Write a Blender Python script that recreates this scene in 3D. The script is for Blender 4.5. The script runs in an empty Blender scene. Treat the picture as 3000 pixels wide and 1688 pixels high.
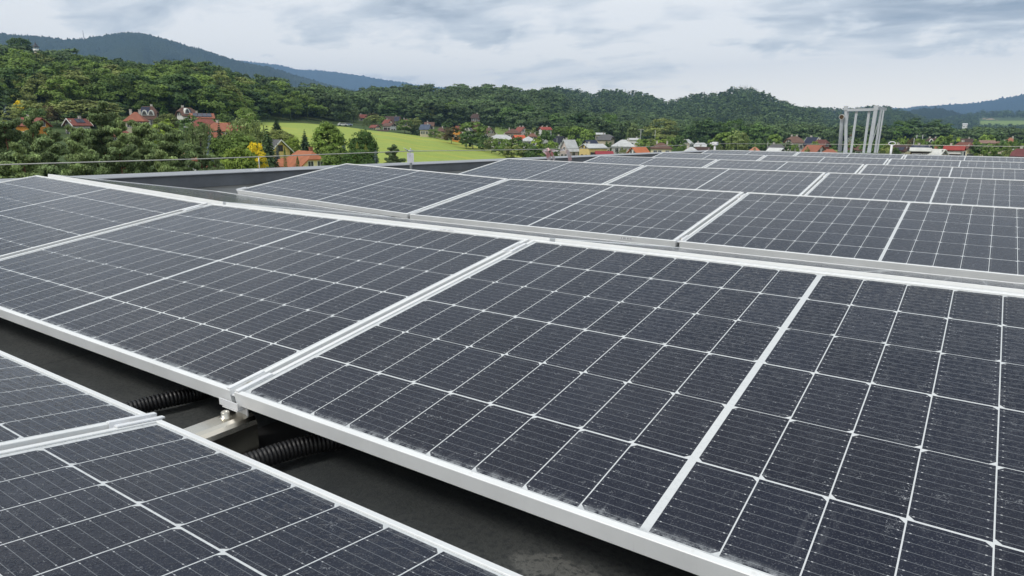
import bpy, bmesh, math, random
import numpy as np
from mathutils import Vector, Matrix
R = math.radians
SC = bpy.context.scene
COL = SC.collection
random.seed(7)
NR = np.random.default_rng(11)

# ------------------------------------------------------------------ camera
F_PX, W_PX, H_PX = 2021.84, 3000.0, 1688.0
CAM = Vector((1.196, -0.7723, 0.6554))
ROT = np.array([[0.82745110, 0.56144586, 0.01015998],      # camera right
                [0.13317483, -0.17863002, -0.97486193],    # camera down
                [-0.54551732, 0.80800363, -0.22257807]])   # camera forward
cd = bpy.data.cameras.new('camera'); cam = bpy.data.objects.new('camera', cd); COL.objects.link(cam)
cd.sensor_width = 36.0; cd.lens = F_PX / W_PX * 36.0
cd.clip_start = 0.02; cd.clip_end = 30000.0
m = Matrix(((ROT[0][0], -ROT[1][0], -ROT[2][0], CAM.x), (ROT[0][1], -ROT[1][1], -ROT[2][1], CAM.y),
            (ROT[0][2], -ROT[1][2], -ROT[2][2], CAM.z), (0, 0, 0, 1)))
cam.matrix_world = m
SC.camera = cam
SC.view_settings.view_transform = 'Standard'; SC.view_settings.look = 'None'
SC.view_settings.exposure = 0.36; SC.view_settings.gamma = 1.0
SC.cycles.max_bounces = 6; SC.cycles.volume_bounces = 0; SC.cycles.transparent_max_bounces = 8
SC.cycles.use_denoising = True

# ------------------------------------------------------------------ node helpers
class NT:
    def __init__(s, tree):
        s.t = tree; s.n = tree.nodes; s.l = tree.links
    def node(s, typ, **kw):
        nd = s.n.new(typ)
        for k, v in kw.items(): setattr(nd, k, v)
        return nd
    def put(s, sock, v):
        if isinstance(v, bpy.types.NodeSocket): s.l.new(v, sock)
        elif v is not None: sock.default_value = v
    def m(s, op, a, b=None, c=None, clamp=False):
        nd = s.node('ShaderNodeMath', operation=op, use_clamp=clamp)
        s.put(nd.inputs[0], a)
        if b is not None: s.put(nd.inputs[1], b)
        if c is not None: s.put(nd.inputs[2], c)
        return nd.outputs[0]
    def mix(s, f, a, b, blend='MIX'):
        nd = s.node('ShaderNodeMix', data_type='RGBA', blend_type=blend)
        s.put(nd.inputs[0], f); s.put(nd.inputs[6], a); s.put(nd.inputs[7], b)
        return nd.outputs[2]
    def ramp(s, f, pts, interp='LINEAR'):
        nd = s.node('ShaderNodeValToRGB'); cr = nd.color_ramp; cr.interpolation = interp
        while len(cr.elements) < len(pts): cr.elements.new(0.5)
        for e, (p, c) in zip(cr.elements, pts):
            e.position = p; e.color = c if len(c) == 4 else (*c, 1)
        s.put(nd.inputs[0], f); return nd.outputs[0]
    def mr(s, v, a, b, c=0.0, d=1.0, smooth=False):
        nd = s.node('ShaderNodeMapRange', interpolation_type='SMOOTHSTEP' if smooth else 'LINEAR')
        s.put(nd.inputs[0], v); s.put(nd.inputs[1], a); s.put(nd.inputs[2], b); s.put(nd.inputs[3], c); s.put(nd.inputs[4], d)
        return nd.outputs[0]
    def noise(s, vec, scale, detail=3.0, rough=0.5, dist=0.0, dim='3D'):
        nd = s.node('ShaderNodeTexNoise', noise_dimensions=dim)
        if vec is not None: s.l.new(vec, nd.inputs['Vector'])
        s.put(nd.inputs['Scale'], scale); s.put(nd.inputs['Detail'], detail); s.put(nd.inputs['Roughness'], rough); s.put(nd.inputs['Distortion'], dist)
        return nd.outputs[0]
    def mapping(s, vec, loc=(0,0,0), rot=(0,0,0), sc=(1,1,1)):
        nd = s.node('ShaderNodeMapping'); s.l.new(vec, nd.inputs[0])
        nd.inputs[1].default_value = loc; nd.inputs[2].default_value = rot; nd.inputs[3].default_value = sc
        return nd.outputs[0]
    def obj(s): return s.node('ShaderNodeTexCoord').outputs['Object']
    def sep(s, v):
        nd = s.node('ShaderNodeSeparateXYZ'); s.l.new(v, nd.inputs[0]); return nd.outputs
    def comb(s, x, y, z=0.0):
        nd = s.node('ShaderNodeCombineXYZ'); s.put(nd.inputs[0], x); s.put(nd.inputs[1], y); s.put(nd.inputs[2], z); return nd.outputs[0]
    def bump(s, h, strength=0.3, dist=0.01):
        nd = s.node('ShaderNodeBump'); s.put(nd.inputs['Strength'], strength); s.put(nd.inputs['Distance'], dist); s.l.new(h, nd.inputs['Height']); return nd.outputs[0]
def new_mat(name):
    mt = bpy.data.materials.new(name); mt.use_nodes = True
    t = NT(mt.node_tree); b = mt.node_tree.nodes['Principled BSDF']
    return mt, t, b

# ------------------------------------------------------------------ sky + sun
SUN_EL, SUN_AZ = 48.0, 200.0          # azimuth clockwise from +Y: the sun stands behind the camera, over the right shoulder
wd = bpy.data.worlds.new('World'); SC.world = wd; wd.use_nodes = True
t = NT(wd.node_tree); wo = [n for n in t.n if n.type == 'OUTPUT_WORLD'][0]; bg = [n for n in t.n if n.type == 'BACKGROUND'][0]
sky = t.node('ShaderNodeTexSky', sky_type='NISHITA'); sky.sun_disc = False
sky.sun_elevation = R(SUN_EL); sky.sun_rotation = R(SUN_AZ)
t.l.new(sky.outputs[0], bg.inputs[0]); bg.inputs[1].default_value = 0.08
d = t.node('ShaderNodeTexCoord').outputs['Generated']; x, y, z = t.sep(d)
zc = t.m('MAXIMUM', z, 0.0)
k = t.m('DIVIDE', 1.0, t.m('ADD', zc, 0.13))
flat = t.comb(t.m('MULTIPLY', x, k), t.m('MULTIPLY', y, k))
v1 = t.mapping(flat, loc=(0.55, 0.3, 0), rot=(0, 0, R(-28)), sc=(0.55, 0.95, 1))
n1 = t.noise(v1, 1.05, 8.0, 0.56, 0.35)
v2 = t.mapping(flat, loc=(3.1, 1.7, 0), rot=(0, 0, R(-30)), sc=(0.8, 1.3, 1))
n2 = t.noise(v2, 2.6, 7.0, 0.6, 0.5)
cl = t.m('ADD', t.m('MULTIPLY', n1, 0.70), t.m('MULTIPLY', n2, 0.30))
cl = t.m('MULTIPLY_ADD', cl, 1.45, -0.225)
v3 = t.mapping(d, sc=(1, 1, 2.6)); n3 = t.noise(v3, 6.5, 8.0, 0.58, 0.3)
lowb = t.mr(z, 0.03, 0.22, 1.0, 0.0, True)
puff = t.m('MULTIPLY', t.mr(n3, 0.44, 0.56, -0.11, 0.16, True), lowb)
lift = t.mr(z, 0.0, 0.235, 0.31, -0.03, True)
zen = t.mr(z, 0.3, 0.9, 0.0, 0.12, True)
cl = t.m('ADD', t.m('ADD', t.m('ADD', cl, lift), puff), zen)
colr = t.ramp(cl, [(0.30, (0.30, 0.345, 0.385)), (0.41, (0.46, 0.50, 0.53)), (0.50, (0.65, 0.685, 0.70)), (0.58, (0.82, 0.835, 0.825)), (0.67, (0.965, 0.955, 0.915))])
glow = t.mr(z, -0.01, 0.17, 1.0, 0.0, True)
colr = t.mix(glow, colr, t.mix(1.0, colr, (1.72, 1.58, 1.34, 1), 'MULTIPLY'))
below = t.mr(z, -0.12, -0.01, 0.0, 1.0, True)
colr = t.mix(below, (0.20, 0.22, 0.20, 1), colr)
bg2 = t.node('ShaderNodeBackground'); t.l.new(colr, bg2.inputs[0]); bg2.inputs[1].default_value = 1.0
ms = t.node('ShaderNodeMixShader'); ms.inputs[0].default_value = 0.94
t.l.new(bg.outputs[0], ms.inputs[1]); t.l.new(bg2.outputs[0], ms.inputs[2]); t.l.new(ms.outputs[0], wo.inputs[0])
sl = bpy.data.lights.new('sun', 'SUN'); sl.energy = 1.5; sl.angle = R(14); sl.color = (1.0, 0.965, 0.90)
sun = bpy.data.objects.new('sun', sl); COL.objects.link(sun)
sdir = Vector((math.sin(R(SUN_AZ)) * math.cos(R(SUN_EL)), math.cos(R(SUN_AZ)) * math.cos(R(SUN_EL)), math.sin(R(SUN_EL))))
sun.rotation_euler = sdir.to_track_quat('Z', 'Y').to_euler(); sun.location = (0, -30, 40)

# ------------------------------------------------------------------ scene helpers
def ray(px, py):
    v = np.array([(px - W_PX / 2) / F_PX, (py - H_PX / 2) / F_PX, 1.0]) @ ROT
    return v
def at(px, py, D):
    """the world point seen at a photo pixel, D metres away over the ground"""
    v = ray(px, py); s = D / math.hypot(v[0], v[1])
    return Vector((CAM.x + v[0] * s, CAM.y + v[1] * s, CAM.z + v[2] * s))
def on_x(px, py, X):
    v = ray(px, py); s = (X - CAM.x) / v[0]; return CAM + Vector(v) * s
def on_y(px, py, Y):
    v = ray(px, py); s = (Y - CAM.y) / v[1]; return CAM + Vector(v) * s
def on_z(px, py, Z):
    v = ray(px, py); s = (Z - CAM.z) / v[2]; return CAM + Vector(v) * s
def to_px(p):
    q = ROT @ (np.asarray(p, float) - np.array(CAM)); return W_PX / 2 + F_PX * q[0] / q[2], H_PX / 2 + F_PX * q[1] / q[2]
def tag(o, label=None, cat=None, group=None, kind=None):
    if label: o['label'] = label
    if cat: o['category'] = cat
    if group: o['group'] = group
    if kind: o['kind'] = kind
    return o
def empty(name, loc=(0, 0, 0), rot=(0, 0, 0)):
    o = bpy.data.objects.new(name, None); o.empty_display_size = 0.2; COL.objects.link(o)
    o.location = loc; o.rotation_euler = rot; return o
def link(name, me, mats=None, parent=None):
    o = bpy.data.objects.new(name, me); COL.objects.link(o)
    if mats is not None:
        for mt in (mats if isinstance(mats, (list, tuple)) else [mats]): me.materials.append(mt)
    if parent: o.parent = parent
    return o
def dup(o, parent=None):
    c = o.copy(); COL.objects.link(c)
    if parent: c.parent = parent
    for ch in o.children: dup(ch, c)
    return c
class MB:
    """collects boxes, tubes, rings and prisms, then links them as one mesh"""
    def __init__(s): s.b = bmesh.new()
    def box(s, c, size, rot=None, bev=0.0):
        r = bmesh.ops.create_cube(s.b, size=1.0); vs = r['verts']
        M = Matrix.Translation(Vector(c)) @ (rot.to_4x4() if rot is not None else Matrix.Identity(4)) @ Matrix.Diagonal((*size, 1))
        bmesh.ops.transform(s.b, matrix=M, verts=vs)
        if bev:
            es = list({e for v in vs for e in v.link_edges})
            bmesh.ops.bevel(s.b, geom=es, offset=bev, segments=2, affect='EDGES', profile=0.5)
        return s
    def tube(s, pts, rad, seg=8, cap=True):
        pts = [Vector(p) for p in pts]; n = len(pts)
        rads = rad if isinstance(rad, (list, tuple)) else [rad] * n
        rings = []; up = Vector((0, 0, 1))
        prev = None
        for i, p in enumerate(pts):
            a = pts[max(i - 1, 0)]; b = pts[min(i + 1, n - 1)]; tn = (b - a).normalized()
            if prev is None:
                u = tn.cross(up if abs(tn.z) < 0.9 else Vector((1, 0, 0))).normalized()
            else:
                u = (prev - tn * prev.dot(tn)).normalized()
            prev = u; w = tn.cross(u)
            rings.append([s.b.verts.new(p + (u * math.cos(2 * math.pi * k / seg) + w * math.sin(2 * math.pi * k / seg)) * rads[i]) for k in range(seg)])
        for i in range(n - 1):
            for k in range(seg):
                f = s.b.faces.new((rings[i][k], rings[i][(k + 1) % seg], rings[i + 1][(k + 1) % seg], rings[i + 1][k])); f.smooth = True
        if cap:
            s.b.faces.new(rings[0][::-1]); s.b.faces.new(rings[-1])
        return s
    def lathe(s, prof, c=(0, 0, 0), seg=24, smooth=True):
        c = Vector(c); rings = []
        for r, z in prof:
            rings.append([s.b.verts.new(c + Vector((max(r, 1e-4) * math.cos(2 * math.pi * k / seg), max(r, 1e-4) * math.sin(2 * math.pi * k / seg), z))) for k in range(seg)])
        for a, b in zip(rings, rings[1:]):
            for k in range(seg):
                f = s.b.faces.new((a[k], a[(k + 1) % seg], b[(k + 1) % seg], b[k])); f.smooth = smooth
        s.b.faces.new(rings[0][::-1]); s.b.faces.new(rings[-1])
        return s
    def prism(s, poly, axis_from, axis_to, ex, ez):
        """poly in (ex, ez) swept from one point to the other"""
        A, B = Vector(axis_from), Vector(axis_to); ex = Vector(ex); ez = Vector(ez)
        a = [s.b.verts.new(A + ex * p + ez * q) for p, q in poly]; b = [s.b.verts.new(B + ex * p + ez * q) for p, q in poly]
        n = len(poly)
        for i in range(n): s.b.faces.new((a[i], a[(i + 1) % n], b[(i + 1) % n], b[i]))
        s.b.faces.new(a[::-1]); s.b.faces.new(b); return s
    def face(s, pts):
        s.b.faces.new([s.b.verts.new(Vector(p)) for p in pts]); return s
    def build(s, name, mats=None, parent=None, recalc=True):
        if recalc: bmesh.ops.recalc_face_normals(s.b, faces=s.b.faces)
        me = bpy.data.meshes.new(name); s.b.to_mesh(me); s.b.free()
        return link(name, me, mats, parent)
def np_mesh(name, verts, quads, tint=None, matidx=None, smooth=False):
    me = bpy.data.meshes.new(name); nv, nf = len(verts), len(quads)
    me.vertices.add(nv); me.vertices.foreach_set('co', np.ascontiguousarray(verts, np.float32).ravel())
    me.loops.add(nf * 4); me.loops.foreach_set('vertex_index', np.ascontiguousarray(quads, np.int32).ravel())
    me.polygons.add(nf); me.polygons.foreach_set('loop_start', np.arange(0, nf * 4, 4, dtype=np.int32))
    me.polygons.foreach_set('loop_total', np.full(nf, 4, np.int32))
    if matidx is not None: me.polygons.foreach_set('material_index', np.ascontiguousarray(matidx, np.int32))
    if smooth: me.polygons.foreach_set('use_smooth', np.ones(nf, bool))
    if tint is not None:
        at_ = me.attributes.new('tint', 'FLOAT', 'FACE'); at_.data.foreach_set('value', np.ascontiguousarray(tint, np.float32))
    me.update(calc_edges=True); me.validate()
    return me

# ------------------------------------------------------------------ plain materials
def plain(name, col, rough=0.6, metal=0.0, spec=0.5, nscale=0.0, namt=0.15, bump=0.0, bscale=60.0):
    mt, t, b = new_mat(name)
    b.inputs['Roughness'].default_value = rough; b.inputs['Metallic'].default_value = metal
    b.inputs['Specular IOR Level'].default_value = spec
    c = (*col, 1)
    if nscale:
        n = t.noise(t.obj(), nscale, 5.0, 0.6)
        lo = tuple(v * (1 - namt) for v in col) + (1,); hi = tuple(min(1, v * (1 + namt)) for v in col) + (1,)
        t.l.new(t.mix(t.mr(n, 0.3, 0.7), lo, hi), b.inputs['Base Color'])
    else: b.inputs['Base Color'].default_value = c
    if bump: t.l.new(t.bump(t.noise(t.obj(), bscale, 4.0, 0.6), bump, 0.02), b.inputs['Normal'])
    return mt

# ================================================================== THE ROOF WE STAND ON
def membrane_mat():
    mt, t, b = new_mat('roof_membrane')
    o = t.obj(); n = t.noise(o, 2.2, 6.0, 0.6, 0.4); f = t.noise(o, 90.0, 3.0, 0.6)
    c = t.mix(t.mr(n, 0.35, 0.68), (0.050, 0.055, 0.056, 1), (0.098, 0.103, 0.101, 1))
    c = t.mix(t.m('MULTIPLY', t.mr(f, 0.48, 0.62), 0.5), c, (0.035, 0.038, 0.045, 1))
    # dried pale patch with a ragged rim
    x, y, z = t.sep(o)
    dx = t.m('DIVIDE', t.m('SUBTRACT', x, 0.75), 0.10); dy = t.m('DIVIDE', t.m('SUBTRACT', y, 0.035), 0.045)
    rr = t.m('SQRT', t.m('ADD', t.m('MULTIPLY', dx, dx), t.m('MULTIPLY', dy, dy)))
    rag = t.m('ADD', rr, t.m('MULTIPLY', t.m('SUBTRACT', t.noise(o, 26.0, 6.0, 0.7), 0.5), 1.3))
    patch = t.m('MULTIPLY', t.mr(rag, 1.0, 0.8, 0.0, 1.0), t.mr(t.noise(o, 70.0, 4.0, 0.7), 0.40, 0.50))
    c = t.mix(t.m('MULTIPLY', patch, 0.38), c, (0.33, 0.33, 0.31, 1))
    # seams between sheets
    sx = t.m('ABSOLUTE', t.m('SUBTRACT', t.m('FRACT', t.m('DIVIDE', t.m('ADD', x, 20.35), 1.05)), 0.5))
    seam = t.m('LESS_THAN', sx, 0.006)
    c = t.mix(t.m('MULTIPLY', seam, 0.35), c, (0.02, 0.02, 0.02, 1))
    t.l.new(c, b.inputs['Base Color'])
    wet = t.mr(t.noise(o, 1.4, 4.0, 0.6, 0.5), 0.42, 0.6, 0.40, 0.7)
    b.inputs['Specular IOR Level'].default_value = 0.3
    t.l.new(wet, b.inputs['Roughness'])
    t.l.new(t.bump(t.noise(o, 140.0, 4.0, 0.7), 0.35, 0.006), b.inputs['Normal'])
    return mt
M_MEMB = membrane_mat()
def coping_mat():
    mt, t, b = new_mat('parapet_membrane')
    o = t.obj(); n = t.noise(o, 3.0, 6.0, 0.6, 0.3); f = t.noise(o, 160.0, 3.0, 0.6)
    c = t.mix(t.mr(n, 0.3, 0.7), (0.27, 0.285, 0.31, 1), (0.36, 0.375, 0.40, 1))
    c = t.mix(t.m('MULTIPLY', t.mr(f, 0.45, 0.6), 0.3), c, (0.22, 0.23, 0.25, 1))
    t.l.new(c, b.inputs['Base Color']); b.inputs['Roughness'].default_value = 0.55
    t.l.new(t.bump(f, 0.3, 0.004), b.inputs['Normal']); return mt
M_COPING = coping_mat()
M_UPSTAND = plain('parapet_upstand', (0.135, 0.147, 0.165), 0.5, nscale=3.0, namt=0.2, bump=0.25, bscale=80)
M_BWALL = plain('office_render', (0.55, 0.55, 0.53), 0.8, nscale=1.5)
bld = empty('office_building', (0, 0, -9.5))
tag(bld, 'flat roofed building whose dark membrane roof carries the solar panels', 'building')
def child(o, root):
    bpy.context.view_layer.update(); o.parent = root; o.matrix_parent_inverse = root.matrix_world.inverted(); return o
XW, XE, YS, YN = -6.05, 30.0, -18.0, 21.9      # inner faces of the parapet
mb = MB(); mb.box(((XW + XE) / 2, (YS + YN) / 2, -0.15), (XE - XW, YN - YS, 0.30)); child(mb.build('roof_membrane', M_MEMB), bld)
def parapet(c, s, tip=0.0, dz=0.0):
    mb = MB(); mb.box((c[0], c[1], -0.09), (s[0], s[1], 0.44)); p = mb.build('parapet', M_UPSTAND); p.rotation_euler.x = -tip; p.location.z = dz; child(p, bld)
    mb = MB(); mb.box((c[0], c[1], 0.136), (s[0] + 0.05, s[1] + 0.05, 0.012), bev=0.004)
    cp = mb.build('parapet_coping', M_COPING); cp.rotation_euler.x = -tip; cp.location.z = dz; bpy.context.view_layer.update(); cp.parent = p; cp.matrix_parent_inverse = p.matrix_world.inverted()
parapet((XW - 0.26, (YS + YN) / 2, 0), (0.515, YN - YS + 0.9, 0), 0.0036, 0.020)
parapet(((XW + XE) / 2 + 0.02, YN + 0.72, 0), (XE - XW, 1.4, 0), 0.0, -0.064)
mb = MB(); mb.box(((XW + XE) / 2, (YS + YN) / 2, -4.95), (XE - XW + 0.9, YN - YS + 1.2, 9.1)); child(mb.build('wall', M_BWALL), bld)

# ================================================================== SOLAR PANELS
PL, PW, PU, PG, PV_ = 1.762, 1.134, 0.0948, 0.0056, 0.1838
def glass_mat():
    mt, t, b = new_mat('solar_cells')
    o = t.obj(); x, y, z = t.sep(o)
    inf = t.node('ShaderNodeObjectInfo'); rnd = inf.outputs['Random']
    a0 = t.m('SUBTRACT', t.m('ABSOLUTE', t.m('SUBTRACT', x, PL / 2)), PG)
    a = t.m('DIVIDE', a0, PU); fa = t.m('FRACT', a)
    bb = t.m('ADD', t.m('DIVIDE', t.m('SUBTRACT', y, PW / 2), PV_), 3.0); fb = t.m('FRACT', bb)
    da = t.m('MULTIPLY', t.m('MINIMUM', fa, t.m('SUBTRACT', 1.0, fa)), PU)
    db = t.m('MULTIPLY', t.m('MINIMUM', fb, t.m('SUBTRACT', 1.0, fb)), PV_)
    par = t.m('FLOOR', t.m('MODULO', t.m('FLOOR', bb), 2.0))
    dout = t.m('MULTIPLY', t.m('SUBTRACT', 1.0, fa), PU); din = t.m('MULTIPLY', fa, PU)
    dch = t.m('ADD', t.m('MULTIPLY', par, din), t.m('MULTIPLY', t.m('SUBTRACT', 1.0, par), dout))
    cham = t.m('LESS_THAN', t.m('ADD', dch, db), 0.0105)
    out = t.m('MAXIMUM', t.m('MAXIMUM', t.m('LESS_THAN', a, 0.0), t.m('GREATER_THAN', a, 9.0)),
              t.m('MAXIMUM', t.m('LESS_THAN', bb, 0.0), t.m('GREATER_THAN', bb, 6.0)))
    gap = t.m('MAXIMUM', t.m('LESS_THAN', da, 0.0010), t.m('LESS_THAN', db, t.m('ADD', 0.00075, t.m('MULTIPLY', t.m('FLOOR', t.m('MODULO', t.m('ADD', t.m('ROUND', bb), 0.5), 2.0)), 0.0010))))
    white = t.m('MAXIMUM', t.m('MAXIMUM', cham, gap), out)
    fbus = t.m('ABSOLUTE', t.m('SUBTRACT', t.m('FRACT', t.m('MULTIPLY', fb, 10.0)), 0.5))
    bus = t.m('LESS_THAN', fbus, 0.020)
    pad = t.m('MULTIPLY', t.m('LESS_THAN', fbus, 0.045), t.m('LESS_THAN', t.m('ABSOLUTE', t.m('SUBTRACT', da, 0.0070)), 0.0012))
    cellid = t.comb(t.m('FLOOR', a), t.m('FLOOR', bb), t.m('GREATER_THAN', x, PL / 2))
    wn = t.node('ShaderNodeTexWhiteNoise', noise_dimensions='3D'); t.l.new(cellid, wn.inputs[0])
    cell = t.mix(wn.outputs[0], (0.0075, 0.0095, 0.020, 1), (0.0115, 0.0145, 0.028, 1))
    cell = t.mix(t.m('MULTIPLY', bus, 0.50), cell, (0.34, 0.36, 0.38, 1))
    cell = t.mix(t.m('MULTIPLY', pad, 0.75), cell, (0.62, 0.63, 0.64, 1))
    base = t.mix(white, cell, (0.64, 0.66, 0.67, 1))
    # dust: a soft film, fine grains, and little dried worm-shaped flecks, heavier along the lower rim
    off = t.comb(t.m('MULTIPLY', rnd, 37.0), t.m('MULTIPLY', rnd, 91.0), 0.0)
    va = t.node('ShaderNodeVectorMath', operation='ADD'); t.l.new(o, va.inputs[0]); t.l.new(off, va.inputs[1]); ov = va.outputs[0]
    film = t.mr(t.noise(ov, 3.2, 6.0, 0.62, 0.8), 0.35, 0.75, 0.000, 0.020)
    streak = t.mr(t.noise(t.mapping(ov, sc=(1.0, 0.16, 1)), 38.0, 4.0, 0.6), 0.52, 0.74, 0.0, 0.024)
    rim = t.m('MAXIMUM', t.mr(y, 0.034, 0.014, 0.0, 0.62, True), t.mr(y, 1.105, 1.122, 0.0, 0.34, True))
    rim = t.m('MULTIPLY', rim, t.mr(t.noise(ov, 55.0, 6.0, 0.75), 0.42, 0.60))
    drip = t.m('MULTIPLY', t.mr(t.noise(t.mapping(ov, sc=(1.0, 0.10, 1)), 70.0, 3.0, 0.6), 0.62, 0.74), t.mr(y, 0.34, 0.03, 0.0, 0.10))
    rim = t.m('ADD', rim, drip)
    grain = t.m('MULTIPLY', t.mr(t.noise(ov, 420.0, 2.0, 0.6), 0.57, 0.70), 0.16)
    wl = t.m('ABSOLUTE', t.m('SUBTRACT', t.noise(ov, 85.0, 2.0, 0.5, 0.6), 0.5))
    worm = t.m('MULTIPLY', t.m('LESS_THAN', wl, 0.012), t.m('GREATER_THAN', t.noise(ov, 33.0, 3.0, 0.6), 0.615))
    dust = t.m('ADD', t.m('ADD', t.m('ADD', film, streak), t.m('ADD', rim, grain)), t.m('MULTIPLY', worm, 0.30), clamp=True)
    base = t.mix(dust, base, (0.44, 0.46, 0.48, 1))
    t.l.new(base, b.inputs['Base Color'])
    t.l.new(t.m('ADD', 0.10, t.m('MULTIPLY', dust, 0.9), clamp=True), b.inputs['Roughness'])
    b.inputs['IOR'].default_value = 1.27
    drops = t.mr(t.noise(ov, 95.0, 3.0, 0.65), 0.52, 0.72)
    t.l.new(t.bump(drops, 0.30, 0.0035), b.inputs['Normal'])
    return mt
def alu_mat(name, col, rough, metal):
    mt, t, b = new_mat(name); o = t.obj()
    n = t.noise(o, 7.0, 5.0, 0.65, 0.4); st = t.noise(t.mapping(o, sc=(60, 60, 3)), 1.0, 3.0, 0.6)
    c = t.mix(t.mr(n, 0.3, 0.72), tuple(v * 0.90 for v in col) + (1,), (*col, 1))
    c = t.mix(t.m('MULTIPLY', t.mr(st, 0.62, 0.75), 0.25), c, (0.42, 0.41, 0.37, 1))
    t.l.new(c, b.inputs['Base Color']); b.inputs['Metallic'].default_value = metal
    t.l.new(t.mr(n, 0.3, 0.7, rough, rough + 0.12), b.inputs['Roughness']); return mt
M_GLASS = glass_mat()
M_FRAME = alu_mat('anodised_frame', (0.85, 0.86, 0.86), 0.42, 0.12)
M_CLAMP = alu_mat('clamp_aluminium', (0.86, 0.87, 0.89), 0.38, 0.15)
M_STEEL = alu_mat('stainless_rail', (0.72, 0.68, 0.60), 0.17, 1.0)
M_BOLT = alu_mat('bolt_steel', (0.66, 0.63, 0.56), 0.25, 0.9)
def ring_frame():
    prof = [(0, -0.0292), (0, -0.0008), (0.0008, 0), (0.0105, 0), (0.0112, -0.0006), (0.0112, -0.0026), (0.0018, -0.0028), (0.0018, -0.0280), (0.026, -0.0280), (0.026, -0.0300), (0.0008, -0.0300)]
    b = bmesh.new(); rings = []
    for r, z in prof:
        rings.append([b.verts.new((X, Y, z)) for X, Y in ((r, r), (PL - r, r), (PL - r, PW - r), (r, PW - r))])
    n = len(prof)
    for i in range(n):
        A, B = rings[i], rings[(i + 1) % n]
        for k in range(4): b.faces.new((A[k], A[(k + 1) % 4], B[(k + 1) % 4], B[k]))
    bmesh.ops.recalc_face_normals(b, faces=b.faces)
    me = bpy.data.meshes.new('frame'); b.to_mesh(me); b.free(); me.materials.append(M_FRAME); return me
def glass_mesh():
    mb = MB(); mb.box((PL / 2, PW / 2, -0.0049), (PL - 0.005, PW - 0.005, 0.0040)); o = mb.build('tmp', M_GLASS); me = o.data
    bpy.data.objects.remove(o); me.name = 'glass_face'; return me
ME_FRAME, ME_GLASS = ring_frame(), glass_mesh()
root0 = empty('solar_panel'); f0 = link('frame', ME_FRAME, None, root0); g0 = link('glass_face', ME_GLASS, None, root0)
_first = [True]
def panel(loc, tilt, roll, yaw, label, group):
    if _first[0]: r_ = root0; _first[0] = False
    else: r_ = dup(root0)
    r_.location = loc; r_.rotation_euler = (R(tilt), R(roll), R(yaw)); tag(r_, label, 'solar panel', group); return r_
ORD = ['first', 'second', 'third', 'fourth', 'fifth', 'sixth']
# (name of row, start x, pitch, y, z, tilt, columns)
ROWS = [('valley', -3.566, 1.7854, -1.2807, 0.2927, -7.98, (1, 2, 3)),
        ('front', -3.5546, 1.7773, 0.0, 0.135, 8.80, (0, 1, 2, 3)),
        ('second', -3.5745, 1.7832, 2.4822, 0.1300, 8.48, (0, 1, 2, 3)),
        ('third', -3.5605, 1.7832, 5.0138, 0.1417, 8.54, (0, 1, 2, 3)),
        ('fourth', -3.5682, 1.7832, 7.4538, 0.1376, 8.48, (0, 1, 2, 3)),
        ('fifth', -3.5637, 1.7832, 9.8705, 0.1384, 8.48, (0, 1, 2, 3)),
        ('sixth', -3.5707, 1.7832, 12.2818, 0.1410, 8.48, (0, 1, 2, 3)),
        ('ridge', -3.50, 1.7832, 1.1500, 0.3140, -8.95, (0, 1, 2, 3))]
JIT = {('front', 0): (-0.03, 0.0, 0.052, 1.70), ('ridge', 0): (0.0, 0.0, 0.056, 1.75), ('second', 0): (0.0, 0.0, 0.055, 1.75), ('third', 0): (0, 0, 0.02, 0.6)}
PANELS = {}
for name, x0, pitch, y, z, tilt, cols in ROWS:
    for c in cols:
        dx, dy, dz, roll = JIT.get((name, c), (0, 0, 0, 0))
        if name == 'valley': lab = 'dusty solar panel tilted away at lower left, %s' % ('left of the clamp', 'right of the clamp', 'cut by the lower edge')[c - 1]
        elif name == 'ridge': lab = 'thin wet strip of solar panel behind the nearest full row, %s from left' % ORD[c]
        else: lab = 'wet solar panel in the %s full row, %s from its left end' % ('nearest' if name == 'front' else name, ORD[c])
        grp = 'solar panels in tilted rows on the flat roof'
        PANELS[(name, c)] = panel((x0 + pitch * c + dx, y + dy, z + dz), tilt, roll, 0, lab, grp)
# barcode stickers on two frames
def sticker_mat():
    mt, t, b = new_mat('barcode_sticker'); o = t.obj(); x, y, z = t.sep(o)
    bars = t.m('GREATER_THAN', t.noise(t.comb(t.m('MULTIPLY', x, 260.0), 0, 0), 1.0, 1.0, 0.5), 0.52)
    inside = t.m('MULTIPLY', t.m('LESS_THAN', t.m('ABSOLUTE', x), 0.030), t.m('GREATER_THAN', z, -0.0025))
    t.l.new(t.mix(t.m('MULTIPLY', bars, inside), (0.80, 0.80, 0.82, 1), (0.12, 0.13, 0.16, 1)), b.inputs['Base Color'])
    b.inputs['Roughness'].default_value = 0.4; return mt
M_STICK = sticker_mat()
def sticker(key, x, y, z, flat):
    mb = MB(); mb.box((0, 0, 0), (0.075, 0.0006, 0.013) if not flat else (0.075, 0.0095, 0.0006)); o = mb.build('barcode_label', M_STICK, PANELS[key]); o.location = (x, y, z)
sticker(('front', 1), 1.42, PW - 0.0056, 0.0008, True)
sticker(('second', 1), 1.50, -0.0008, -0.014, False)

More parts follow.
